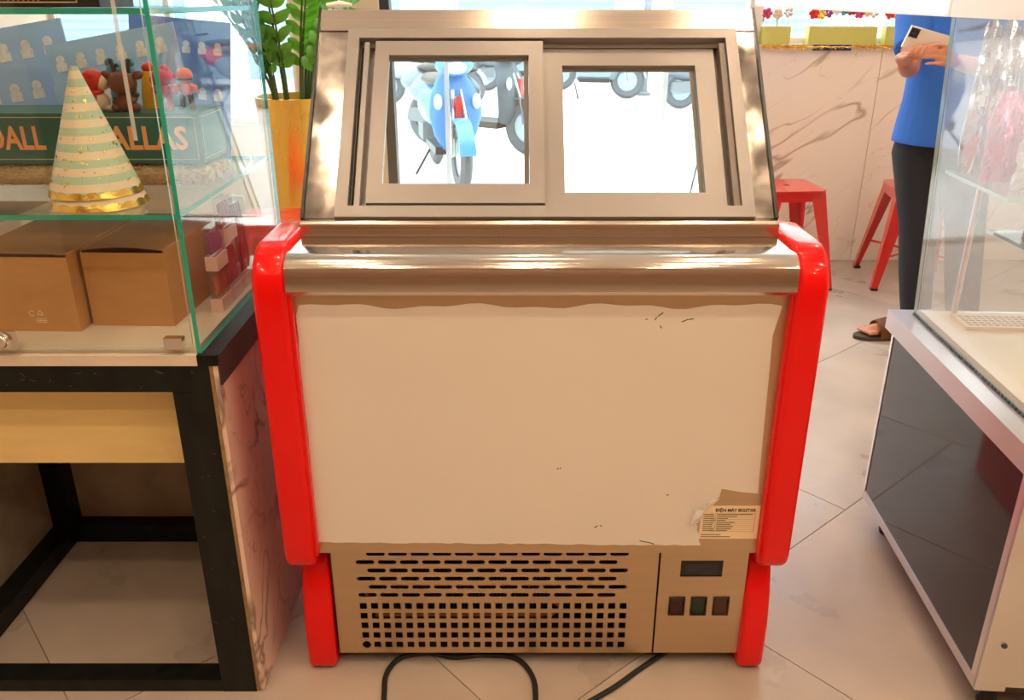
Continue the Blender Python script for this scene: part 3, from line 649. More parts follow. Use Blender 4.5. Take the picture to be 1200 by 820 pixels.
card('darker blue printed card behind the other cards', -.84, -.625, 1.05, 1.335, 1.90, 6, 5, 'card_navy', 3)

# party hats: one cone slipped over another
hx, hy = -.734, 1.490
def star(b, M, r):
    vs = [b.verts.new(M @ Vector((rr * math.cos(R(90 + 36 * k)), rr * math.sin(R(90 + 36 * k)), 0))) for k in range(10) for rr in [r if k % 2 == 0 else r * .42]]
    b.faces.new(vs)
def make_hat(label, base_r, h, loc, m, stars, band_h, tilt):
    t = thing('party_hat', label, 'party hat', (0, 0, 0))
    b = NB(); lathe(b, [(.0055, h), (base_r, 0), (base_r - .001, 0), (.004, h - .001), (0, h - .001)], (0, 0, 0), 48); obj('cone', b, m, t)
    rad = lambda z: base_r + (.0055 - base_r) * z / h
    b = NB(); n = 96; lo, hi = [], []
    for k in range(n):
        a = 2 * math.pi * k / n; zz = band_h + .004 * abs(math.sin(a * 9)); r0, r1 = rad(.0005) + .0006, rad(zz) + .0006
        lo.append(b.verts.new((r0 * math.cos(a), r0 * math.sin(a), .0005))); hi.append(b.verts.new((r1 * math.cos(a), r1 * math.sin(a), zz)))
    for k in range(n): b.faces.new((lo[k], lo[(k + 1) % n], hi[(k + 1) % n], hi[k]))
    obj('scallop_band', b, 'gold_foil', t)
    if stars:
        b = NB(); rg = random.Random(5); sl = math.atan2(base_r - .0055, h)
        for k in range(190):
            z = h * (1 - math.sqrt(rg.uniform(.01, .80))); a = rg.uniform(0, 2 * math.pi); r = rad(z) + .0005
            MM = RZ(a) @ T((r, 0, z)) @ RY(R(90) - sl) @ RZ(rg.uniform(0, 6))
            star(b, MM, rg.choice((.0014, .0017, .002, .0042)))
        obj('star_print', b, 'gold_foil', t, kind='stuff', smooth=False)
    t.location = loc; t.rotation_euler = tilt; return t
make_hat('cream paper party hat rim showing below the striped hat', .0815, .205, (hx + .0015, hy, ZS + .001), 'hat_cream', False, .009, (0, 0, 0))
make_hat('mint and cream striped paper party hat with gold stars and scalloped rim', .0775, .212, (hx - .001, hy, ZS + .021), 'hat_paper', True, .009, (0, 0, 0))

# box on the upper glass shelf
ub = thing('dark_carton', 'dark olive carton with gold border on the upper glass shelf', 'box', (-.94, 1.50, 1.359))
bobj('carton', (-1.20, -.655, 1.45, 1.58, 1.3592, 1.47), 'black_steel', ub, .001)
b = NB(); box(b, -1.19, -.69, 1.4494, 1.4499, 1.366, 1.3675); box(b, -.6915, -.69, 1.4494, 1.4499, 1.366, 1.46); obj('border_line', b, 'gold_line', ub, smooth=False)
b = NB()
for k in range(7): box(b, -.80 + k * .008, -.7975 + k * .008, 1.4488, 1.4498, 1.3685, 1.375 + .01 * (k % 2))
box(b, -.802, -.745, 1.4488, 1.4498, 1.3755, 1.378); obj('emblem', b, 'copper', ub, smooth=False)

# cardboard boxes on the showcase floor
ZF = z0 + .0092
def carton(label, x0, x1, y0, y1, h, rz=0, sag=0, mark=False, m='cardboard'):
    cx, cy = (x0 + x1) / 2, (y0 + y1) / 2
    t = thing('cardboard_box', label, 'box', (0, 0, 0)); w, d = (x1 - x0) / 2, (y1 - y0) / 2; th = .003
    b = NB(); box(b, -w, w, -d, -d + th, 0, h - .006); box(b, -w, w, d - th, d, 0, h); box(b, -w, -w + th, -d + th, d - th, 0, h); box(b, w - th, w, -d + th, d - th, 0, h); box(b, -w + th, w - th, -d + th, d - th, 0, th)
    obj('carton', b, m, t, .0008)
    b = NB(); n = 10
    A = [b.verts.new((-w + 2 * w * i / n, -d + .002, h - .002 + sag * math.sin(math.pi * i / n))) for i in range(n + 1)]; B = [b.verts.new((-w + 2 * w * i / n, d, h + .001)) for i in range(n + 1)]
    for i in range(n): b.faces.new((A[i], A[i + 1], B[i + 1], B[i]))
    bmesh.ops.solidify(b, geom=b.faces[:], thickness=.002); obj('lid', b, m, t)
    if mark:
        b = NB()
        for k in range(3):
            a = R(90 + 120 * k); p = Vector((math.cos(a), 0, math.sin(a))) * .006; q = Vector((math.cos(a + R(120)), 0, math.sin(a + R(120)))) * .006
            tube(b, [p * .95 + q * .05 + Vector((.028, -d - .0003, .036)), p * .05 + q * .95 + Vector((.028, -d - .0003, .036))], .0006, 4)
            box(b, .018, .038, -d - .0004, -d, .024 - k * .003, .0248 - k * .003)
        tube(b, [(.012 + .005 * math.cos(R(a)), -d - .0003, .036 + .005 * math.sin(R(a))) for a in range(20, 330, 30)], .0006, 4)
        obj('recycling_mark', b, 'print_white', t, smooth=False)
    t.location = (cx, cy, ZF); t.rotation_euler.z = rz; return t
carton('plain brown cardboard box with a small white recycling mark', -1.005, -.808, 1.487, 1.78, .150, R(-1.5), .002, True)
carton('brown cardboard box with a sagging open lid beside the glass side', -.798, -.640, 1.515, 1.80, .150, R(-2), .006)
carton('pale cardboard box at the far end of the showcase floor', -1.255, -1.05, 1.60, 1.90, .155, 0, 0, False, 'cardboard_pale')

# hanging blister packs against the glass side
def pack(label, y, z, mcol, n, h=.085):
    t = thing('blister_pack', label, 'packet', (0, 0, 0), 0, 'blister packs of candles beside the boxes')
    bobj('card', (-.012, .012, -.032, .032, 0, .028), 'pack_card', t, .001); b = NB(); box(b, -.010, .010, -.031, .031, .0285, h); obj('blister', b, 'blister', t, .002)
    b = NB()
    for k in range(n):
        yy = -.024 + .048 * k / (n - 1); tube(b, [(0, yy, .032), (.002, yy + .002, .05), (-.002, yy - .001, h - .012)], [.0045, .006, .0035], 8)
    obj('candles', b, mcol, t); t.location = (-.588, y, z); return t
pack('blister pack of coral candles standing on the showcase floor', 1.622, ZF, 'plastic_coral', 5)
pack('blister pack of violet candles stacked on the coral candles', 1.622, ZF + .0855, 'plastic_violet', 5)
pack('blister pack of pink candles behind the coral candles', 1.70, ZF, 'plastic_pink', 5, .12)
pack('tall blister pack of crimson candles behind the violet candles', 1.70, ZF + .121, 'plastic_crimson', 4, .09)
pack('blister pack of crimson candles at the rear corner', 1.78, ZF, 'plastic_crimson', 4, .19)

# ================================================================== cake chiller on the right
ch = thing('cake_chiller', 'glass topped cake display chiller with glossy grey side panel and silver frame', 'chiller', (.936, 1.315, 0), R(-4.05))
def cobj(name, dims, m, parent=ch, bevel=.002, **k):
    b = NB(); box(b, *dims); return obj(name, b, m, parent, bevel, M=wm(ch), **k)
Lc, Wc = .722, 1.15
for x in (.04, Wc - .06):
    for y in (.03, Lc - .07):
        b = NB(); lathe(b, [(0, 0), (.02, 0), (.022, .01), (.015, .02), (.015, .075), (0, .075)], (x + .02, y + .02, .0005), 16, wm(ch)); obj('leg', b, 'rubber', ch)
cobj('base_tray', (.004, Wc, .004, Lc, .076, .094), 'black_plastic')
cobj('carcass', (.008, Wc, .004, Lc - .004, .0945, .585), 'silver')
cobj('bottom_trim', (-.004, .0078, 0, Lc, .085, .108), 'silver_ledge')
cobj('corner_post', (-.004, .055, -.004, .0035, .085, .585), 'silver')
cobj('corner_post', (-.004, .0078, .0, .022, .1085, .585), 'silver')
cobj('corner_post', (-.004, .0078, Lc - .012, Lc, .1085, .585), 'silver')
cobj('side_panel', (-.002, .0078, .0225, Lc - .0125, .1085, .585), 'grey_gloss', bevel=.001)
cobj('front_face', (.0555, Wc, -.002, .0038, .0945, .585), 'silver')
for z in (.20, .45):
    b = NB(); lathe(b, [(0, .003), (.005, .003), (.006, 0), (0, 0)], (0, 0, 0), 12, wm(ch) @ T((.03, -.004, z)) @ RX(R(90))); obj('screw', b, 'dark_frame', ch)
cobj('ledge', (-.02, Wc + .01, -.02, Lc + .012, .5855, .635), 'silver_ledge', bevel=.012)
cobj('deck', (.045, Wc - .03, .02, Lc - .03, .6352, .647), 'cream_deck')
MC = wm(ch)
def cp_(x, y, z): return MC @ Vector((x, y, z))
gx0, gx1, GTc = .036, -.005, 1.335
pane('side_glass', (cp_(gx0, .015, .636), cp_(gx0, Lc - .02, .636), cp_(gx1, Lc - .02, GTc), cp_(gx1, .015, GTc)), .008, ch, 'chiller_glass', 'glass_edge_pale')
pane('back_glass', (cp_(gx0 + .006, Lc - .024, .636), cp_(Wc - .03, Lc - .024, .636), cp_(Wc - .03, Lc - .024, GTc), cp_(gx1 + .006, Lc - .024, GTc)), .006, ch, 'chiller_glass', 'glass_edge_pale')
pane('front_glass', (cp_(gx0 + .006, .018, .636), cp_(Wc - .03, .018, .636), cp_(Wc - .03, .018, GTc), cp_(gx1 + .006, .018, GTc)), .006, ch, 'chiller_glass', 'glass_edge_pale')
b = NB(); box(b, gx1 - .006, Wc - .02, .008, .028, GTc, GTc + .10); box(b, gx1 - .006, Wc - .02, Lc - .036, Lc - .014, GTc, GTc + .10); box(b, gx1 - .006, gx1 + .012, .0285, Lc - .0365, GTc, GTc + .10); box(b, gx1 + .0125, Wc - .02, .0285, Lc - .0365, GTc + .085, GTc + .0999)
obj('top_frame', b, 'white_box', ch, .002, M=MC)
cobj('led_strip', (.1, Wc - .1, .0285, .05, GTc - .012, GTc - .002), 'led_strip', bevel=0)
b = NB()
for k in range(46): box(b, gx0 - .0085, gx0 - .0045, .02 + k * .0148, .030 + k * .0148, .6352, .6415)
obj('seal_teeth', b, 'dark_frame', ch, M=MC, kind='stuff', smooth=False)
vt = cobj('vent_strip', (.10, Wc - .08, Lc - .16, Lc - .07, .6472, .656), 'cream_deck')
b = NB()
for r in range(5):
    for k in range(60): box(b, .11 + k * .0155, .121 + k * .0155, Lc - .150 + r * .015, Lc - .143 + r * .015, .6555, .6564)
obj('vent_hole', b, 'cement_board', vt, M=MC, kind='stuff', smooth=False)
pane('shelf', (cp_(.15, .12, .862), cp_(Wc - .05, .12, .862), cp_(Wc - .05, Lc - .06, .862), cp_(.15, Lc - .06, .862)), .008, ch, 'chiller_glass', 'glass_edge_pale')
b = NB(); tube(b, [cp_(.12, Lc - .042, .648), cp_(.12, Lc - .042, 1.335)], .007, 10); obj('shelf_post', b, 'silver', ch)
# cake on a tray on the chiller shelf
ty = bobj('cake_tray', (-.17, .17, -.11, .11, 0, .008), 'tray_dark', None, .003); tag(ty, 'dark rectangular tray under the frosted cake in the chiller', 'tray'); ty.location = (1.285, 1.80, .8665)
ck = thing('frosted_cake', 'small pink layered cake with blue frosting on the dark tray', 'cake', (1.19, 1.80, .8748))
b = NB(); lathe(b, [(0, 0), (.062, 0), (.065, .006), (.065, .03), (0, .03)], (1.19, 1.80, .875), 28); obj('sponge', b, 'cake_brown', ck)
b = NB(); lathe(b, [(0, .0302), (.064, .0302), (.066, .036), (.066, .06), (0, .062)], (1.19, 1.80, .875), 28); obj('cream_layer', b, 'cake_pink', ck)
b = NB(); lathe(b, [(0, .0622), (.068, .0622), (.069, .07), (.06, .083), (0, .086)], (1.19, 1.80, .875), 28)
for k in range(9): ball(b, (1.19 + .05 * math.cos(k * .698), 1.80 + .05 * math.sin(k * .698), .875 + .086), (.014, .014, .014), 10)
obj('frosting', b, 'cake_blue', ck)

# ------------------------------------------------------------------ suspended white light box above the chiller edge
lb = thing('light_box', 'long white light box hanging on rods above the cake chiller', 'light box', (.9, 2.45, 1.345))
p0, p1 = Vector((.775, 2.82, 0)), Vector((1.025, 2.085, 0)); dd = (p1 - p0); ang = math.atan2(dd.y, dd.x); ln = dd.length; ML = T(p0) @ RZ(ang) @ T((0, 0, 1.352)) @ RY(R(1.3)) @ T((0, 0, -1.352))
b = NB(); box(b, 0, ln, -.03, .03, 1.352, 1.62); obj('housing', b, 'white_box', lb, .003, M=ML)
b = NB(); box(b, .01, ln - .01, -.034, -.0302, 1.360, 1.612); obj('diffuser', b, 'lightbox_face', lb, M=ML)
b = NB(); box(b, .01, ln - .01, .0302, .034, 1.360, 1.612); obj('diffuser', b, 'lightbox_face', lb, M=ML)
for s in (.15, .85): b = NB(); tube(b, [ML @ Vector((ln * s, 0, 1.6202)), ML @ Vector((ln * s, 0, HC - .01))], .006, 8); obj('rod', b, 'chrome', lb)

# ================================================================== red metal stools
def stool_proto():
    t = thing('metal_stool', '', 'stool', (0, 0, 0), 0, 'red metal stools by the shop front')
    hs, z = .155, .50
    b = NB(); pl = []
    for (sx, sy, a) in ((1, 1, 0), (-1, 1, 90), (-1, -1, 180), (1, -1, 270)): pl += arc(sx * (hs - .04), sy * (hs - .04), .04, a, a + 90, 5)
    prism(b, pl, 'z', z - .012, z); s = obj('seat', b, 'stool_red', t, .005)
    b = NB(); lathe(b, [(0, 0), (.016, 0), (.016, .0006), (0, .0006)], (0, 0, z), 20); obj('hand_hole', b, 'rubber', s)
    b = NB(); i = hs - .006
    for k in range(4):
        M = RZ(R(90 * k)); box(b, -i + .03, i - .03, i - .004, i, z - .055, z - .0125, M)
    obj('apron', b, 'stool_red', t)
    fo = .215
    for sx in (1, -1):
        for sy in (1, -1):
            b = NB(); n = 6; ti, ro = Vector((sx * (hs - .010), sy * (hs - .010), z - .013)), Vector((sx * fo, sy * fo, .012))
            rings = []
            for j in range(n + 1):
                f = j / n; p = ti.lerp(ro, f); w = .075 * (1 - f) + .032 * f; th = .012
                c = [(0, 0), (-w, 0), (-w, -th * .5), (-th, -th), (-th * .5, -w), (0, -w)]
                rings.append([b.verts.new((p.x + sx * a, p.y + sy * d, p.z)) for a, d in c])
            for r0, r1 in zip(rings, rings[1:]):
                for k in range(6): b.faces.new((r0[k], r0[(k + 1) % 6], r1[(k + 1) % 6], r1[k]))
            b.faces.new(rings[0]); b.faces.new(rings[-1]); lg = obj('leg', b, 'stool_red', t, .003)
            b = NB(); box(b, sx * fo - (.034 if sx > 0 else 0), sx * fo + (.034 if sx < 0 else 0), sy * fo - (.034 if sy > 0 else 0), sy * fo + (.034 if sy < 0 else 0), 0.0005, .0115); obj('rubber_foot', b, 'rubber', lg, .003)
    b = NB(); q = .19; tube(b, [(-q + .02, -q + .02, .16), (q - .02, q - .02, .16)], .006, 8); tube(b, [(-q + .02, q - .02, .167), (q - .02, -q + .02, .167)], .006, 8); obj('brace', b, 'stool_red', t)
    return t
st = stool_proto()
for k, (x, y, a, l) in enumerate(((2.075, 4.275, -9, 'red metal stool beside the person in the blue shirt'), (1.395, 4.29, 6, 'red metal stool against the marble wall behind the freezer'), (-1.02, 3.62, 5, 'red metal stool in front of the gold planter'))):
    q = st if k == 0 else dup(st); q.location = (x, y, 0); q.rotation_euler.z = R(a); q['label'] = l

# ================================================================== gold planter with a leafy plant
px_, py_ = -1.02, 4.12
pt = thing('gold_planter', 'tall brushed gold planter with a glossy green leafy plant', 'planter', (px_, py_, 0))
b = NB(); lathe(b, [(0, .001), (.125, .001), (.13, .02), (.185, .95), (.187, .955), (.175, .955), (.172, .90), (0, .90)], (px_, py_, 0), 36); obj('pot', b, 'gold_pot', pt)
b = NB(); lathe(b, [(0, .915), (.171, .905), (.171, .9005), (0, .9005)], (px_, py_, 0), 24); obj('soil', b, 'soil', pt)
rg = random.Random(11)
lm = None
for k in range(17):
    a = rg.uniform(0, 2 * math.pi); le = rg.uniform(.45, .75); out = rg.uniform(.12, .34); base = Vector((px_ + .09 * math.cos(a), py_ + .09 * math.sin(a), .905))
    P = [base + Vector((out * (t ** 1.6) * math.cos(a), out * (t ** 1.6) * math.sin(a) * .7, le * t)) for t in [i / 10 for i in range(11)]]
    P = [Vector((p.x, min(p.y, YF - .03), p.z)) for p in P]
    b = NB(); tube(b, P, [.008 * (1 - .07 * i) for i in range(11)], 6); sm = obj('stem', b, 'stem', pt)
    for i in range(3, 11):
        for s in (-1, 1):
            d = (P[i] - P[i - 1]).normalized(); side = d.cross(Vector((math.cos(a), math.sin(a), .3))).normalized() * s
            ax = (side * .9 + d * .55 + Vector((0, 0, .1))).normalized(); nn = ax.cross(d).normalized(); wv = nn.cross(ax).normalized(); L = rg.uniform(.07, .11); wd = .022
            b = NB(); prev = None
            for j in range(6):
                t = j / 5; c = P[i] + ax * L * t + nn * .012 * math.sin(math.pi * t); w = wd * math.sin(math.pi * min(.97, t * .92 + .06)) ** .8
                cur = (b.verts.new(c - wv * w), b.verts.new(c - nn * .004), b.verts.new(c + wv * w))
                if prev: b.faces.new((prev[0], prev[1], cur[1], cur[0])); b.faces.new((prev[1], prev[2], cur[2], cur[1]))
                prev = cur
            for v in b.verts: v.co.y = min(v.co.y, YF - .01)
            bmesh.ops.solidify(b, geom=b.faces[:], thickness=.0012)
            obj('leaf', b, 'leaf', sm)

# ================================================================== trough planters and toys on the wall ledge
ZL = 1.1585
def trough(x0, x1, label):
    t = thing('trough_planter', label, 'planter', ((x0 + x1) / 2, YF + .03, ZL), 0, 'yellow green troughs on the ledge')
    b = NB(); y0, y1, h, th = YF - .012, YF + .055, .085, .004
    box(b, x0, x1, y0, y0 + th, ZL, ZL + h); box(b, x0, x1, y1 - th, y1, ZL, ZL + h); box(b, x0, x0 + th, y0 + th, y1 - th, ZL, ZL + h); box(b, x1 - th, x1, y0 + th, y1 - th, ZL, ZL + h); box(b, x0 + th, x1 - th, y0 + th, y1 - th, ZL, ZL + .05)
    obj('trough', b, 'pot_yellow', t, .001)
trough(1.29, 1.43, 'short yellow green trough planter at the door end of the ledge')
trough(1.525, 1.875, 'long yellow green trough planter between the two short ones')
trough(1.92, 2.20, 'yellow green trough planter on the ledge behind the person in blue')
cols = ['plastic_pink', 'toy_white', 'foil_silver', 'toy_red', 'gold_foil', 'plastic_violet', 'foil_white', 'toy_teal', 'plastic_crimson']
rg = random.Random(4)
words = {'plastic_pink': 'bright pink', 'toy_white': 'cream', 'foil_silver': 'silver', 'toy_red': 'red', 'gold_foil': 'gold', 'plastic_violet': 'violet', 'foil_white': 'white', 'toy_teal': 'teal', 'plastic_crimson': 'crimson'}
k = 0
for x0, x1, wh in ((1.31, 1.42, 'the short trough by the door'), (1.55, 1.86, 'the long middle trough'), (1.94, 2.18, 'the trough behind the person')):
    n = max(2, int((x1 - x0) / .034))
    for i in range(n):
        x = x0 + (x1 - x0) * i / (n - 1); m = cols[k % len(cols)]; z = ZL + .0502; h = .092 + .026 * rg.random()
        t = thing('flower_pick', words[m] + ' paper flower on a pick in ' + wh, 'ornament', (x, YF + .021, z), 0, 'paper flowers in the ledge troughs')
        b = NB(); tube(b, [(x, YF + .021, z), (x, YF + .021, z + h - .022)], .002, 6); obj('pick', b, 'toy_white', t)
        b = NB()
        for p in range(5):
            ball(b, (x + .016 * math.cos(p * 1.257 + k), YF + .021 + .004 * (k % 3), z + h + .016 * math.sin(p * 1.257 + k)), (.012, .005, .012), 8)
        ball(b, (x, YF + .019, z + h), .006, 8); obj('petals', b, m, t); k += 1
# gold tinsel garland along the ledge with a navy ribbon
b = NB(); rg = random.Random(9)
for i in range(1500):
    x = rg.uniform(1.29, 2.35)
    if 1.52 < x < 1.76 and rg.random() < .8: continue
    p = Vector((x, YF - .026, 1.147)); d = Vector((rg.uniform(-1, 1), rg.uniform(-1, -.1), rg.uniform(-1, 1))).normalized() * rg.uniform(.012, .028); s = Vector((rg.uniform(-1, 1), 0, rg.uniform(-1, 1))).normalized() * .0028
    b.faces.new((b.verts.new(p - s), b.verts.new(p + s), b.verts.new(p + d)))
tube(b, [(1.285, YF - .026, 1.147), (1.8, YF - .026, 1.146), (2.36, YF - .026, 1.147)], .003, 6)
tag(obj('tinsel_garland', b, 'gold_foil', smooth=False), 'gold tinsel garland strung along the edge of the marble wall', 'garland')
tag(bobj('navy_ribbon', (1.55, 1.75, YF - .0225, YF - .0205, 1.128, 1.157), 'navy', None), 'navy blue ribbon hung over the ledge between gold tinsel', 'ribbon')

# ================================================================== person holding a phone
ps = thing('person', 'person in a blue polo shirt and black trousers holding a phone', 'person', (1.76, 3.46, 0))
V = Vector
pel = V((1.755, 3.50, .92)); HO = V((-.048, 0, -.018)); ab = V((1.75, 3.495, 1.05)); chst = V((1.745, 3.50, 1.24)); nk = V((1.735, 3.50, 1.43)); nk2 = V((1.725, 3.475, 1.50))
sR, sL = V((1.59, 3.585, 1.365)), V((1.885, 3.41, 1.365)); eR, eL = V((1.505, 3.36, 1.125)), V((1.80, 3.17, 1.12)); wR, wL = V((1.425, 3.135, 1.185)) + HO, V((1.565, 3.065, 1.195)) + HO
hR, hL = V((1.675, 3.55, .88)), V((1.835, 3.45, .88)); kR, kL = V((1.715, 3.495, .48)), V((1.865, 3.40, .48)); aR, aL = V((1.76, 3.47, .085)), V((1.915, 3.375, .085))
tR, tL = V((1.545, 3.447, .035)), V((1.80, 3.19, .035)); bR, bL = V((1.65, 3.455, .045)), V((1.86, 3.28, .045))
hc = V((1.705, 3.435, 1.60)); fw = V((-.5, -.85, -.15)).normalized(); rt = fw.cross(V((0, 0, 1))).normalized(); up = rt.cross(fw).normalized()
body = skin([pel, ab, chst, nk, nk2, hc - fw * .01, sR, eR, wR, sL, eL, wL, hR, kR, aR, bR, tR, hL, kL, aL, bL, tL],
            [(.12, .09), (.115, .088), (.13, .095), .055, .052, .06, .052, .040, .028, .052, .040, .028, .078, .055, .036, .034, .024, .078, .055, .036, .034, .024],
            [(0, 1), (1, 2), (2, 3), (3, 4), (4, 5), (2, 6), (6, 7), (7, 8), (2, 9), (9, 10), (10, 11), (0, 12), (12, 13), (13, 14), (14, 15), (15, 16), (0, 17), (17, 18), (18, 19), (19, 20), (20, 21)])
MH = Matrix((( *rt, 0), (*fw, 0), (*up, 0), (0, 0, 0, 1))).transposed(); MH = T(hc) @ MH
b = NB()
def hball(c, r): 
    ball(b, (0, 0, 0), 1, 16, MH @ T(c) @ Matrix.Diagonal((*r, 1)))
hball((0, -.005, .03), (.076, .095, .088)); hball((0, .018, -.035), (.062, .072, .075)); hball((0, .088, -.012), (.013, .022, .024)); hball((0, .075, .008), (.010, .016, .030))
hball((0, .072, -.072), (.028, .018, .02)); hball((0, .082, -.042), (.022, .012, .007)); hball((0, .080, -.052), (.020, .012, .007))
for s in (-1, 1): hball((s * .076, -.008, -.005), (.010, .022, .032)); hball((s * .03, .078, .026), (.024, .014, .008))
head = bm_mesh(b)
def finger(pts, r, off=True):
    pts = [p + HO for p in pts] if off else pts
    return skin(pts, [r * (1 - .1 * i) for i in range(len(pts))], [(i, i + 1) for i in range(len(pts) - 1)], 0, 2)
ms = [body, head]
# hand on the picture left: palm under the phone, fingers up its back, thumb on the screen side
ms.append(skin([wR, V((1.405, 3.085, 1.205)) + HO, V((1.402, 3.045, 1.214)) + HO], [(.027, .021), (.036, .017), (.038, .015)], [(0, 1), (1, 2)]))
for i in range(4):
    x = 1.372 + .020 * i; lf = (.9, 1, 1.05, .92)[i]
    ms.append(finger([V((x, 3.06, 1.211)), V((x - .002, 3.018, 1.206)), V((x + .004, 2.992, 1.216)), V((x + .014, 2.990, 1.222 + .018 * lf)), V((x + .020, 2.9935, 1.232 + .020 * lf))], .0092))
ms.append(finger([V((1.432, 3.075, 1.212)), V((1.438, 3.052, 1.235)), V((1.440, 3.034, 1.262)), V((1.440, 3.030, 1.282))], .0108))
# other hand: fingers laid along the lower back of the phone
ms.append(skin([wL, V((1.535, 3.035, 1.205)) + HO, V((1.51, 3.018, 1.215)) + HO], [(.027, .022), (.018, .036), (.016, .038)], [(0, 1), (1, 2)]))
for i in range(4):
    z = 1.247 - .0195 * i; lf = (.92, 1.05, 1, .82)[i]
    ms.append(finger([V((1.525, 3.022, z - .004)), V((1.496, 2.999, z)), V((1.496 - .034 * lf, 2.990, z + .003)), V((1.496 - .058 * lf, 2.992, z + .002)), V((1.496 - .076 * lf, 2.9955, z))], .0090))
ms.append(finger([V((1.528, 3.040, 1.232)), V((1.512, 3.044, 1.256)), V((1.494, 3.034, 1.272)), V((1.476, 3.029, 1.276))], .0108))
for a, t, s in ((aR, tR, 1), (aL, tL, 1)):      # toes
    d = (t - a); d.z = 0; d.normalize(); sd = d.cross(V((0, 0, 1)))
    for i in range(5): ms.append(finger([t + sd * (.034 - .017 * i) - d * .045, t + sd * (.034 - .017 * i) - d * .01 + V((0, 0, .0)), t + sd * (.034 - .017 * i) + d * (.022 - .005 * abs(i - (0 if t is tR else 4))) - V((0, 0, .006))], .0115, False))
bd = obj('body', fuse(ms, .0055, 2), 'skin', ps); bd.data.shade_smooth()
# shirt and trousers, slightly outside the body, cut clean at the hems
b = NB()
def ringloop(b, secs, n=28, close=False):
    rings = []
    for c, ax, ay, rx, ry in secs:
        rings.append([b.verts.new(c + ax * rx * math.cos(2 * math.pi * k / n) + ay * ry * math.sin(2 * math.pi * k / n)) for k in range(n)])
    for r0, r1 in zip(rings, rings[1:]):
        for k in range(n): b.faces.new((r0[k], r0[(k + 1) % n], r1[(k + 1) % n], r1[k]))
    if close: b.faces.new(rings[0]); b.faces.new(rings[-1])
AX, AY = V((.86, -.5, 0)), V((.5, .86, 0))
def solid(secs, n=28): b = NB(); ringloop(b, secs, n, True); return bm_mesh(b)
torso = solid([(V((1.752, 3.498, .83)), AX, AY, .198, .146), (V((1.752, 3.498, .90)), AX, AY, .192, .143), (V((1.750, 3.497, 1.0)), AX, AY, .178, .135), (V((1.748, 3.497, 1.10)), AX, AY, .175, .132), (V((1.745, 3.50, 1.22)), AX, AY, .188, .135), (V((1.742, 3.50, 1.32)), AX, AY, .195, .122), (V((1.74, 3.50, 1.39)), AX, AY, .165, .092), (V((1.736, 3.498, 1.435)), AX, AY, .085, .072), (V((1.733, 3.495, 1.47)), AX, AY, .068, .066)])
def sleeve(s, e, r0, r1, f):
    d = (e - s).normalized(); u, w = frame_of(d); return solid([(s - d * .03, u, w, r0 * .75, r0 * .75), (s + d * .02, u, w, r0, r0), (s + (e - s) * f, u, w, r1, r1)], 20)
so = obj('polo_shirt', fuse([torso, sleeve(sR, eR, .075, .066, .72), sleeve(sL, eL, .075, .066, .72)], .008, 3), 'shirt_blue', ps); so.data.shade_smooth()
def leg(h, k, a, sx):
    u, w = V((1, 0, 0)), V((0, 1, 0)); return solid([(h + V((0, 0, .06)), u, w, .075, .085), (h - V((0, 0, .1)), u, w, .093, .100), (k, u, w, .076, .078), (k.lerp(a, .5), u, w, .070, .074), (a + V((0, 0, .03)), u, w, .062, .066)], 24)
hips = solid([(V((1.755, 3.50, .80)), AX, AY, .158, .115), (V((1.755, 3.50, .90)), AX, AY, .155, .115), (V((1.753, 3.498, .98)), AX, AY, .14, .10)])
to = obj('trousers', fuse([hips, leg(hR, kR, aR, 0), leg(hL, kL, aL, 0)], .009, 3), 'trousers', ps); to.data.shade_smooth()
for a, t in ((aR, tR), (aL, tL)):
    d = (t - a); d.z = 0; d.normalize(); sd = d.cross(V((0, 0, 1))); c = (a + t) / 2
    b = NB(); pl = []
    for k in range(28):
        q = 2 * math.pi * k / 28; lx = .148 * math.cos(q); ly = (.050 - .006 * math.cos(q) * -1) * math.sin(q)
        p = c + d * (lx + .01) + sd * ly; pl.append((p.x, p.y))
    prism(b, pl, 'z', .0008, .017); sn = obj('sandal', b, 'sole', ps, .003)
    b = NB(); rows = []
    for j in range(3):
        cc = t - d * (.045 + .028 * j); hgt = .062 + .008 * j; rows.append([b.verts.new((cc.x + sd.x * .056 * math.cos(R(x)), cc.y + sd.y * .056 * math.cos(R(x)), .014 + hgt * math.sin(R(x)) ** .7)) for x in range(0, 181, 15)])
    for r0, r1 in zip(rows, rows[1:]):
        for k in range(len(r0) - 1): b.faces.new((r0[k], r0[k + 1], r1[k + 1], r1[k]))
    bmesh.ops.solidify(b, geom=b.faces[:], thickness=.003); obj('strap', b, 'strap_brown', sn)
b = NB(); hh = []
ball(b, (0, 0, 0), 1, 24, MH @ T((0, -.014, .042)) @ Matrix.Diagonal((.084, .098, .088, 1)))
Mi = MH.inverted()
bmesh.ops.delete(b, geom=[v for v in b.verts if (Mi @ v.co).y > .055 and (Mi @ v.co).z < .085 or (Mi @ v.co).z < -.03], context='VERTS')
bmesh.ops.solidify(b, geom=b.faces[:], thickness=.008); obj('hair', b, 'hair', ps)
for s in (-1, 1):
    b = NB(); ball(b, (0, 0, 0), 1, 12, MH @ T((s * .03, .079, .008)) @ Matrix.Diagonal((.014, .009, .008, 1))); ey = obj('eye', b, 'eye_white', ps)
    b = NB(); ball(b, (0, 0, 0), 1, 10, MH @ T((s * .03, .0865, .004)) @ Matrix.Diagonal((.0055, .0025, .0055, 1))); obj('iris', b, 'hair', ey)
b = NB(); ball(b, (0, 0, 0), 1, 12, MH @ T((0, .089, -.047)) @ Matrix.Diagonal((.024, .007, .009, 1))); obj('mouth', b, 'lip', ps)
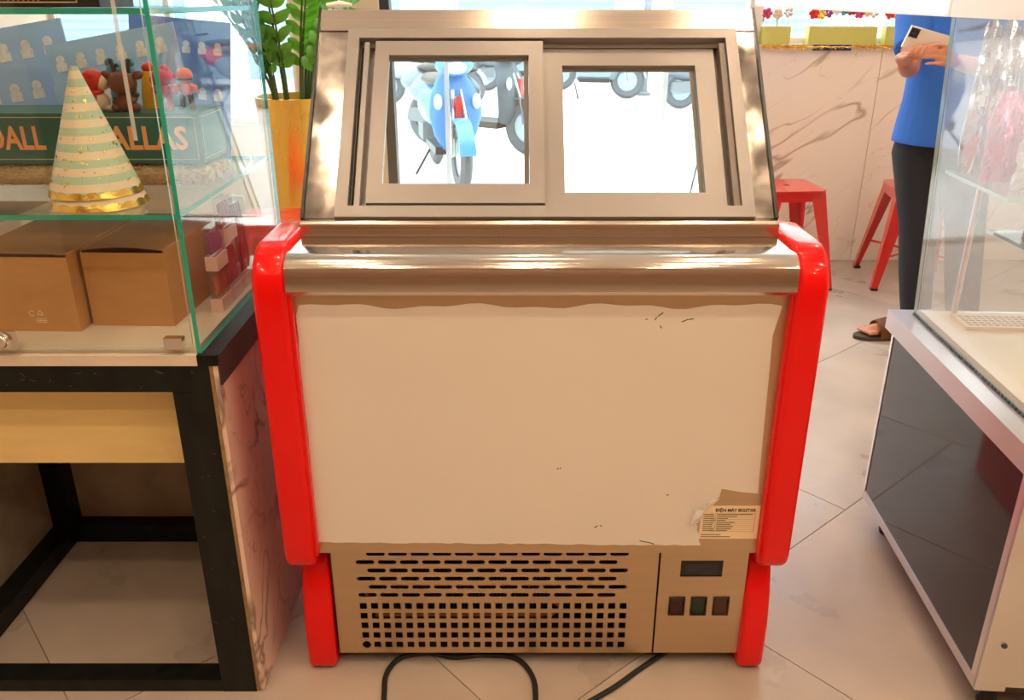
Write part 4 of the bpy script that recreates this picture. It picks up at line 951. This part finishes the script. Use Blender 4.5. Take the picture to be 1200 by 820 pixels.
# the phone
MP = T(V((1.44, 3.012, 1.258)) + HO) @ RY(R(14)) @ RX(R(14))
ph = thing('phone', 'pale gold smartphone held in both hands of the person in blue', 'phone', (1.392, 3.010, 1.23))
bobj('case', (-.075, .075, -.004, .004, -.036, .036), 'phone_back', ph, .003, M=MP)
bobj('screen', (-.072, .072, .0041, .0046, -.033, .033), 'display_glass', ph, M=MP)
cmx = bobj('camera_bump', (-.072, -.042, -.006, -.0041, .002, .032), 'black_plastic', ph, .0008, M=MP)
for x, z in ((-.064, .024), (-.050, .024), (-.064, .010)):
    b = NB(); lathe(b, [(0, .001), (.005, .001), (.0055, 0), (0, 0)], seg=12, M=MP @ T((x, -.006, z)) @ RX(R(90))); obj('lens', b, 'display_glass', cmx)

# ================================================================== added shelf and foil bags standing in for reflections in the chiller glass
pane('shelf', (cp_(.028, .36, 1.0), cp_(Wc - .05, .36, 1.0), cp_(Wc - .05, Lc - .05, 1.0), cp_(.028, Lc - .05, 1.0)), .008, ch, 'chiller_glass', 'glass_edge_pale')
rg = random.Random(21)
for k, (x, y, w, h, m, l) in enumerate((
    (.075, .620, .044, .30, 'foil_silver', 'tall crumpled silver bag standing in for a reflection at the glass side of the chiller'),
    (.170, .625, .046, .31, 'foil_white', 'tall glossy white bag standing in for a reflection beside the tall silver bag'),
    (.270, .620, .046, .29, 'plastic_crimson', 'tall crimson bag standing in for a reflection at the back of the chiller shelf'),
    (.375, .625, .048, .28, 'foil_violet', 'violet bag standing in for a reflection at the back of the chiller shelf'),
    (.082, .525, .040, .17, 'foil_pink', 'short metallic pink bag standing in for a reflection in front of the silver bag'),
    (.172, .530, .042, .21, 'foil_silver', 'short crumpled silver bag standing in for a reflection beside the short pink bag'),
    (.270, .525, .044, .18, 'foil_white', 'short white bag standing in for a reflection in front of the crimson bag'),
    (.372, .530, .044, .20, 'foil_pink', 'metallic pink bag standing in for a reflection in front of the violet bag'),
    (.105, .430, .040, .085, 'foil_white', 'low glossy white bag standing in for a reflection at the shelf front edge'),
    (.200, .435, .042, .10, 'foil_pink', 'low pink bag standing in for a reflection at the shelf front edge'),
    (.300, .430, .044, .09, 'foil_violet', 'low violet bag standing in for a reflection at the shelf front edge'))):
    b = NB(); bmesh.ops.create_grid(b, x_segments=14, y_segments=14, size=1)
    for v in b.verts:
        u, q = v.co.x, v.co.y; f = (1 - u * u) * (1 - q * q)
        v.co = Vector((u * w * (1 - .12 * (q > .6)), -.024 * f - .006 * math.sin(6 * u + 4 * q + k) - .004 * math.sin(13 * u - 9 * q + 2 * k), h * (q + 1) / 2 + (.010 * math.sin(7 * u + k) if q > .5 else 0)))
    bmesh.ops.solidify(b, geom=b.faces[:], thickness=-.022)
    lo = min(v.co.z for v in b.verts)
    bmesh.ops.translate(b, vec=(0, 0, -lo), verts=b.verts)
    o = tag(obj('reflection_bag', b, m), l, 'bag', 'added foil bags standing in for reflections in the chiller'); o.location = cp_(x, y, 1.0046); o.rotation_euler.z = R(-4 + rg.uniform(-10, 10))

# ================================================================== scooters outside
def scooter(body_m, label):
    """front of the scooter points to -y, wheels on z=0"""
    t = thing('motor_scooter', label, 'scooter', (0, 0, 0), 0, 'scooters parked outside')
    for y, nm in ((-.62, 'front_wheel'), (.62, 'rear_wheel')):
        b = NB(); M = T((0, y, .26)) @ RY(R(90)); lathe(b, [(.15, -.035), (.22, -.045), (.255, -.02), (.26, 0), (.255, .02), (.22, .045), (.15, .035), (.15, -.035)], seg=28, M=M); w = obj(nm, b, 'tyre', t)
        b = NB(); lathe(b, [(0, -.03), (.04, -.03), (.15, -.02), (.15, .02), (.04, .03), (0, .03)], seg=20, M=M); obj('rim', b, 'scooter_silver', w)
    b = NB(); prism(b, [(-.62 + .29 * math.cos(R(a)), .26 + .29 * math.sin(R(a))) for a in range(20, 171, 15)] + [(-.62 + .27 * math.cos(R(a)), .26 + .27 * math.sin(R(a))) for a in range(170, 19, -15)], 'x', -.06, .06); obj('front_mudguard', b, body_m, t, .008)
    b = NB(); [tube(b, [(s * .065, -.62, .26), (s * .055, -.56, .52), (s * .03, -.46, .74)], .016, 8) for s in (-1, 1)]; obj('fork', b, 'chrome', t)
    b = NB(); secs = [(-.44, .28, .10), (-.50, .40, .17), (-.52, .55, .21), (-.50, .68, .20), (-.44, .80, .14), (-.40, .88, .08)]; rows = []
    for y, z, w in secs: rows.append([b.verts.new((w * math.sin(R(a)), y + .11 * (1 - math.cos(R(a))), z)) for a in range(-90, 91, 15)])
    for r0, r1 in zip(rows, rows[1:]):
        for j in range(len(r0) - 1): b.faces.new((r0[j], r0[j + 1], r1[j + 1], r1[j]))
    bmesh.ops.solidify(b, geom=b.faces[:], thickness=.02); sh = obj('leg_shield', b, body_m, t)
    b = NB(); prism(b, [(-.030, .42), (.030, .42), (.022, .70), (-.022, .70)], 'y', -.545, -.515); obj('stripe', b, 'scooter_red', sh, .004)
    b = NB(); prism(b, [(-.36, .24), (.10, .24), (.14, .30), (-.36, .30)], 'x', -.16, .16); obj('footboard', b, 'black_plastic', t, .01)
    b = NB(); ball(b, (0, .42, .55), (.17, .46, .20), 20); ball(b, (0, .74, .62), (.12, .22, .12), 16); obj('rear_body', b, body_m, t)
    b = NB(); ball(b, (0, .36, .755), (.145, .38, .055), 20); obj('seat', b, 'black_plastic', t)
    b = NB(); prism(b, [(.52, .22), (.80, .24), (.78, .36), (.50, .38)], 'x', -.13, .10); obj('engine', b, 'post_grey', t, .02)
    b = NB(); ball(b, (0, -.40, .92), (.15, .11, .085), 18); hd = obj('handlebar_cowl', b, body_m, t)
    b = NB(); ball(b, (0, -.485, .905), (.085, .035, .05), 16); obj('headlamp', b, 'headlamp', hd)
    b = NB(); tube(b, [(-.34, -.28, .96), (-.12, -.36, .94), (.12, -.36, .94), (.34, -.28, .96)], .013, 8); obj('handlebar', b, 'black_plastic', t)
    for s in (-1, 1):
        b = NB(); tube(b, [(s * .34, -.28, .96), (s * .22, -.325, .95)], .019, 8); obj('grip', b, 'rubber', t)
        b = NB(); tube(b, [(s * .20, -.34, .95), (s * .25, -.33, 1.08), (s * .28, -.33, 1.13)], .006, 6); mr = obj('mirror_arm', b, 'rubber', t)
        b = NB(); ball(b, (s * .30, -.33, 1.16), (.06, .014, .04), 14); obj('mirror', b, 'black_plastic', mr)
        b = NB(); ball(b, (s * .15, -.50, .66), (.035, .025, .06), 10); obj('indicator', b, 'headlamp', t)
    b = NB(); tube(b, [(-.10, .18, .24), (-.26, .10, .008)], .010, 8); obj('kickstand', b, 'rubber', t)
    return t
s1 = scooter('scooter_blue', 'blue motor scooter parked nose in right outside the shop door')
s1.location = (-.54, 7.2, -.01); s1.rotation_euler.z = R(14)
for m, x, y, a, l in (('scooter_silver', 1.15, 13.6, 80, 'silver motor scooter parked side on across the street'), ('scooter_grey', 2.95, 12.3, 100, 'grey motor scooter parked side on nearest the street post'), ('scooter_red', 3.9, 14.5, 75, 'red motor scooter in front of the shop shutters'), ('scooter_grey', .2, 14.8, 95, 'grey motor scooter by the left shop shutter'), ('scooter_silver', -1.2, 12.6, 70, 'silver motor scooter parked left of the door view'), ('scooter_grey', -.35, 8.6, 55, 'grey motor scooter standing behind the blue scooter')):
    q = dup(s1); q.location = (x, y, -.03 if y > 10.2 else -.01); q.rotation_euler.z = R(a); q['label'] = l
    for ch_ in q.children_recursive:
        if ch_.data and ch_.data.materials and ch_.data.materials[0] == MATS['scooter_blue']:
            ch_.data = ch_.data.copy(); ch_.data.materials[0] = MATS[m]
sp = thing('street_post', 'thin grey post standing at the far kerb', 'post', (2.09, 14.0, -.03))
b = NB(); tube(b, [(2.09, 14.0, -.03), (2.09, 14.0, 4)], .06, 12); obj('shaft', b, 'post_grey', sp)
b = NB(); lathe(b, [(0, 0), (.12, 0), (.12, .03), (.07, .06), (0, .06)], (2.09, 14.0, -.029), 16); obj('base', b, 'post_grey', sp)
fb = thing('shop_building', 'pale building with grey roller shutters across the street', 'building', (1, 17, -.03))
bobj('facade_wall', (-14, 16, 17, 17.4, -.03, 7), 'facade', fb)
for x in range(-13, 16, 4):
    f = bobj('shutter', (x, x + 2.9, 16.93, 16.999, -.03, 2.6), 'shutter', fb); b = NB()
    for z in range(1, 17): box(b, x + .02, x + 2.88, 16.915, 16.9295, -.03 + z * .15, -.03 + z * .15 + .10)
    obj('shutter_slats', b, 'shutter', f, smooth=False, kind='stuff')
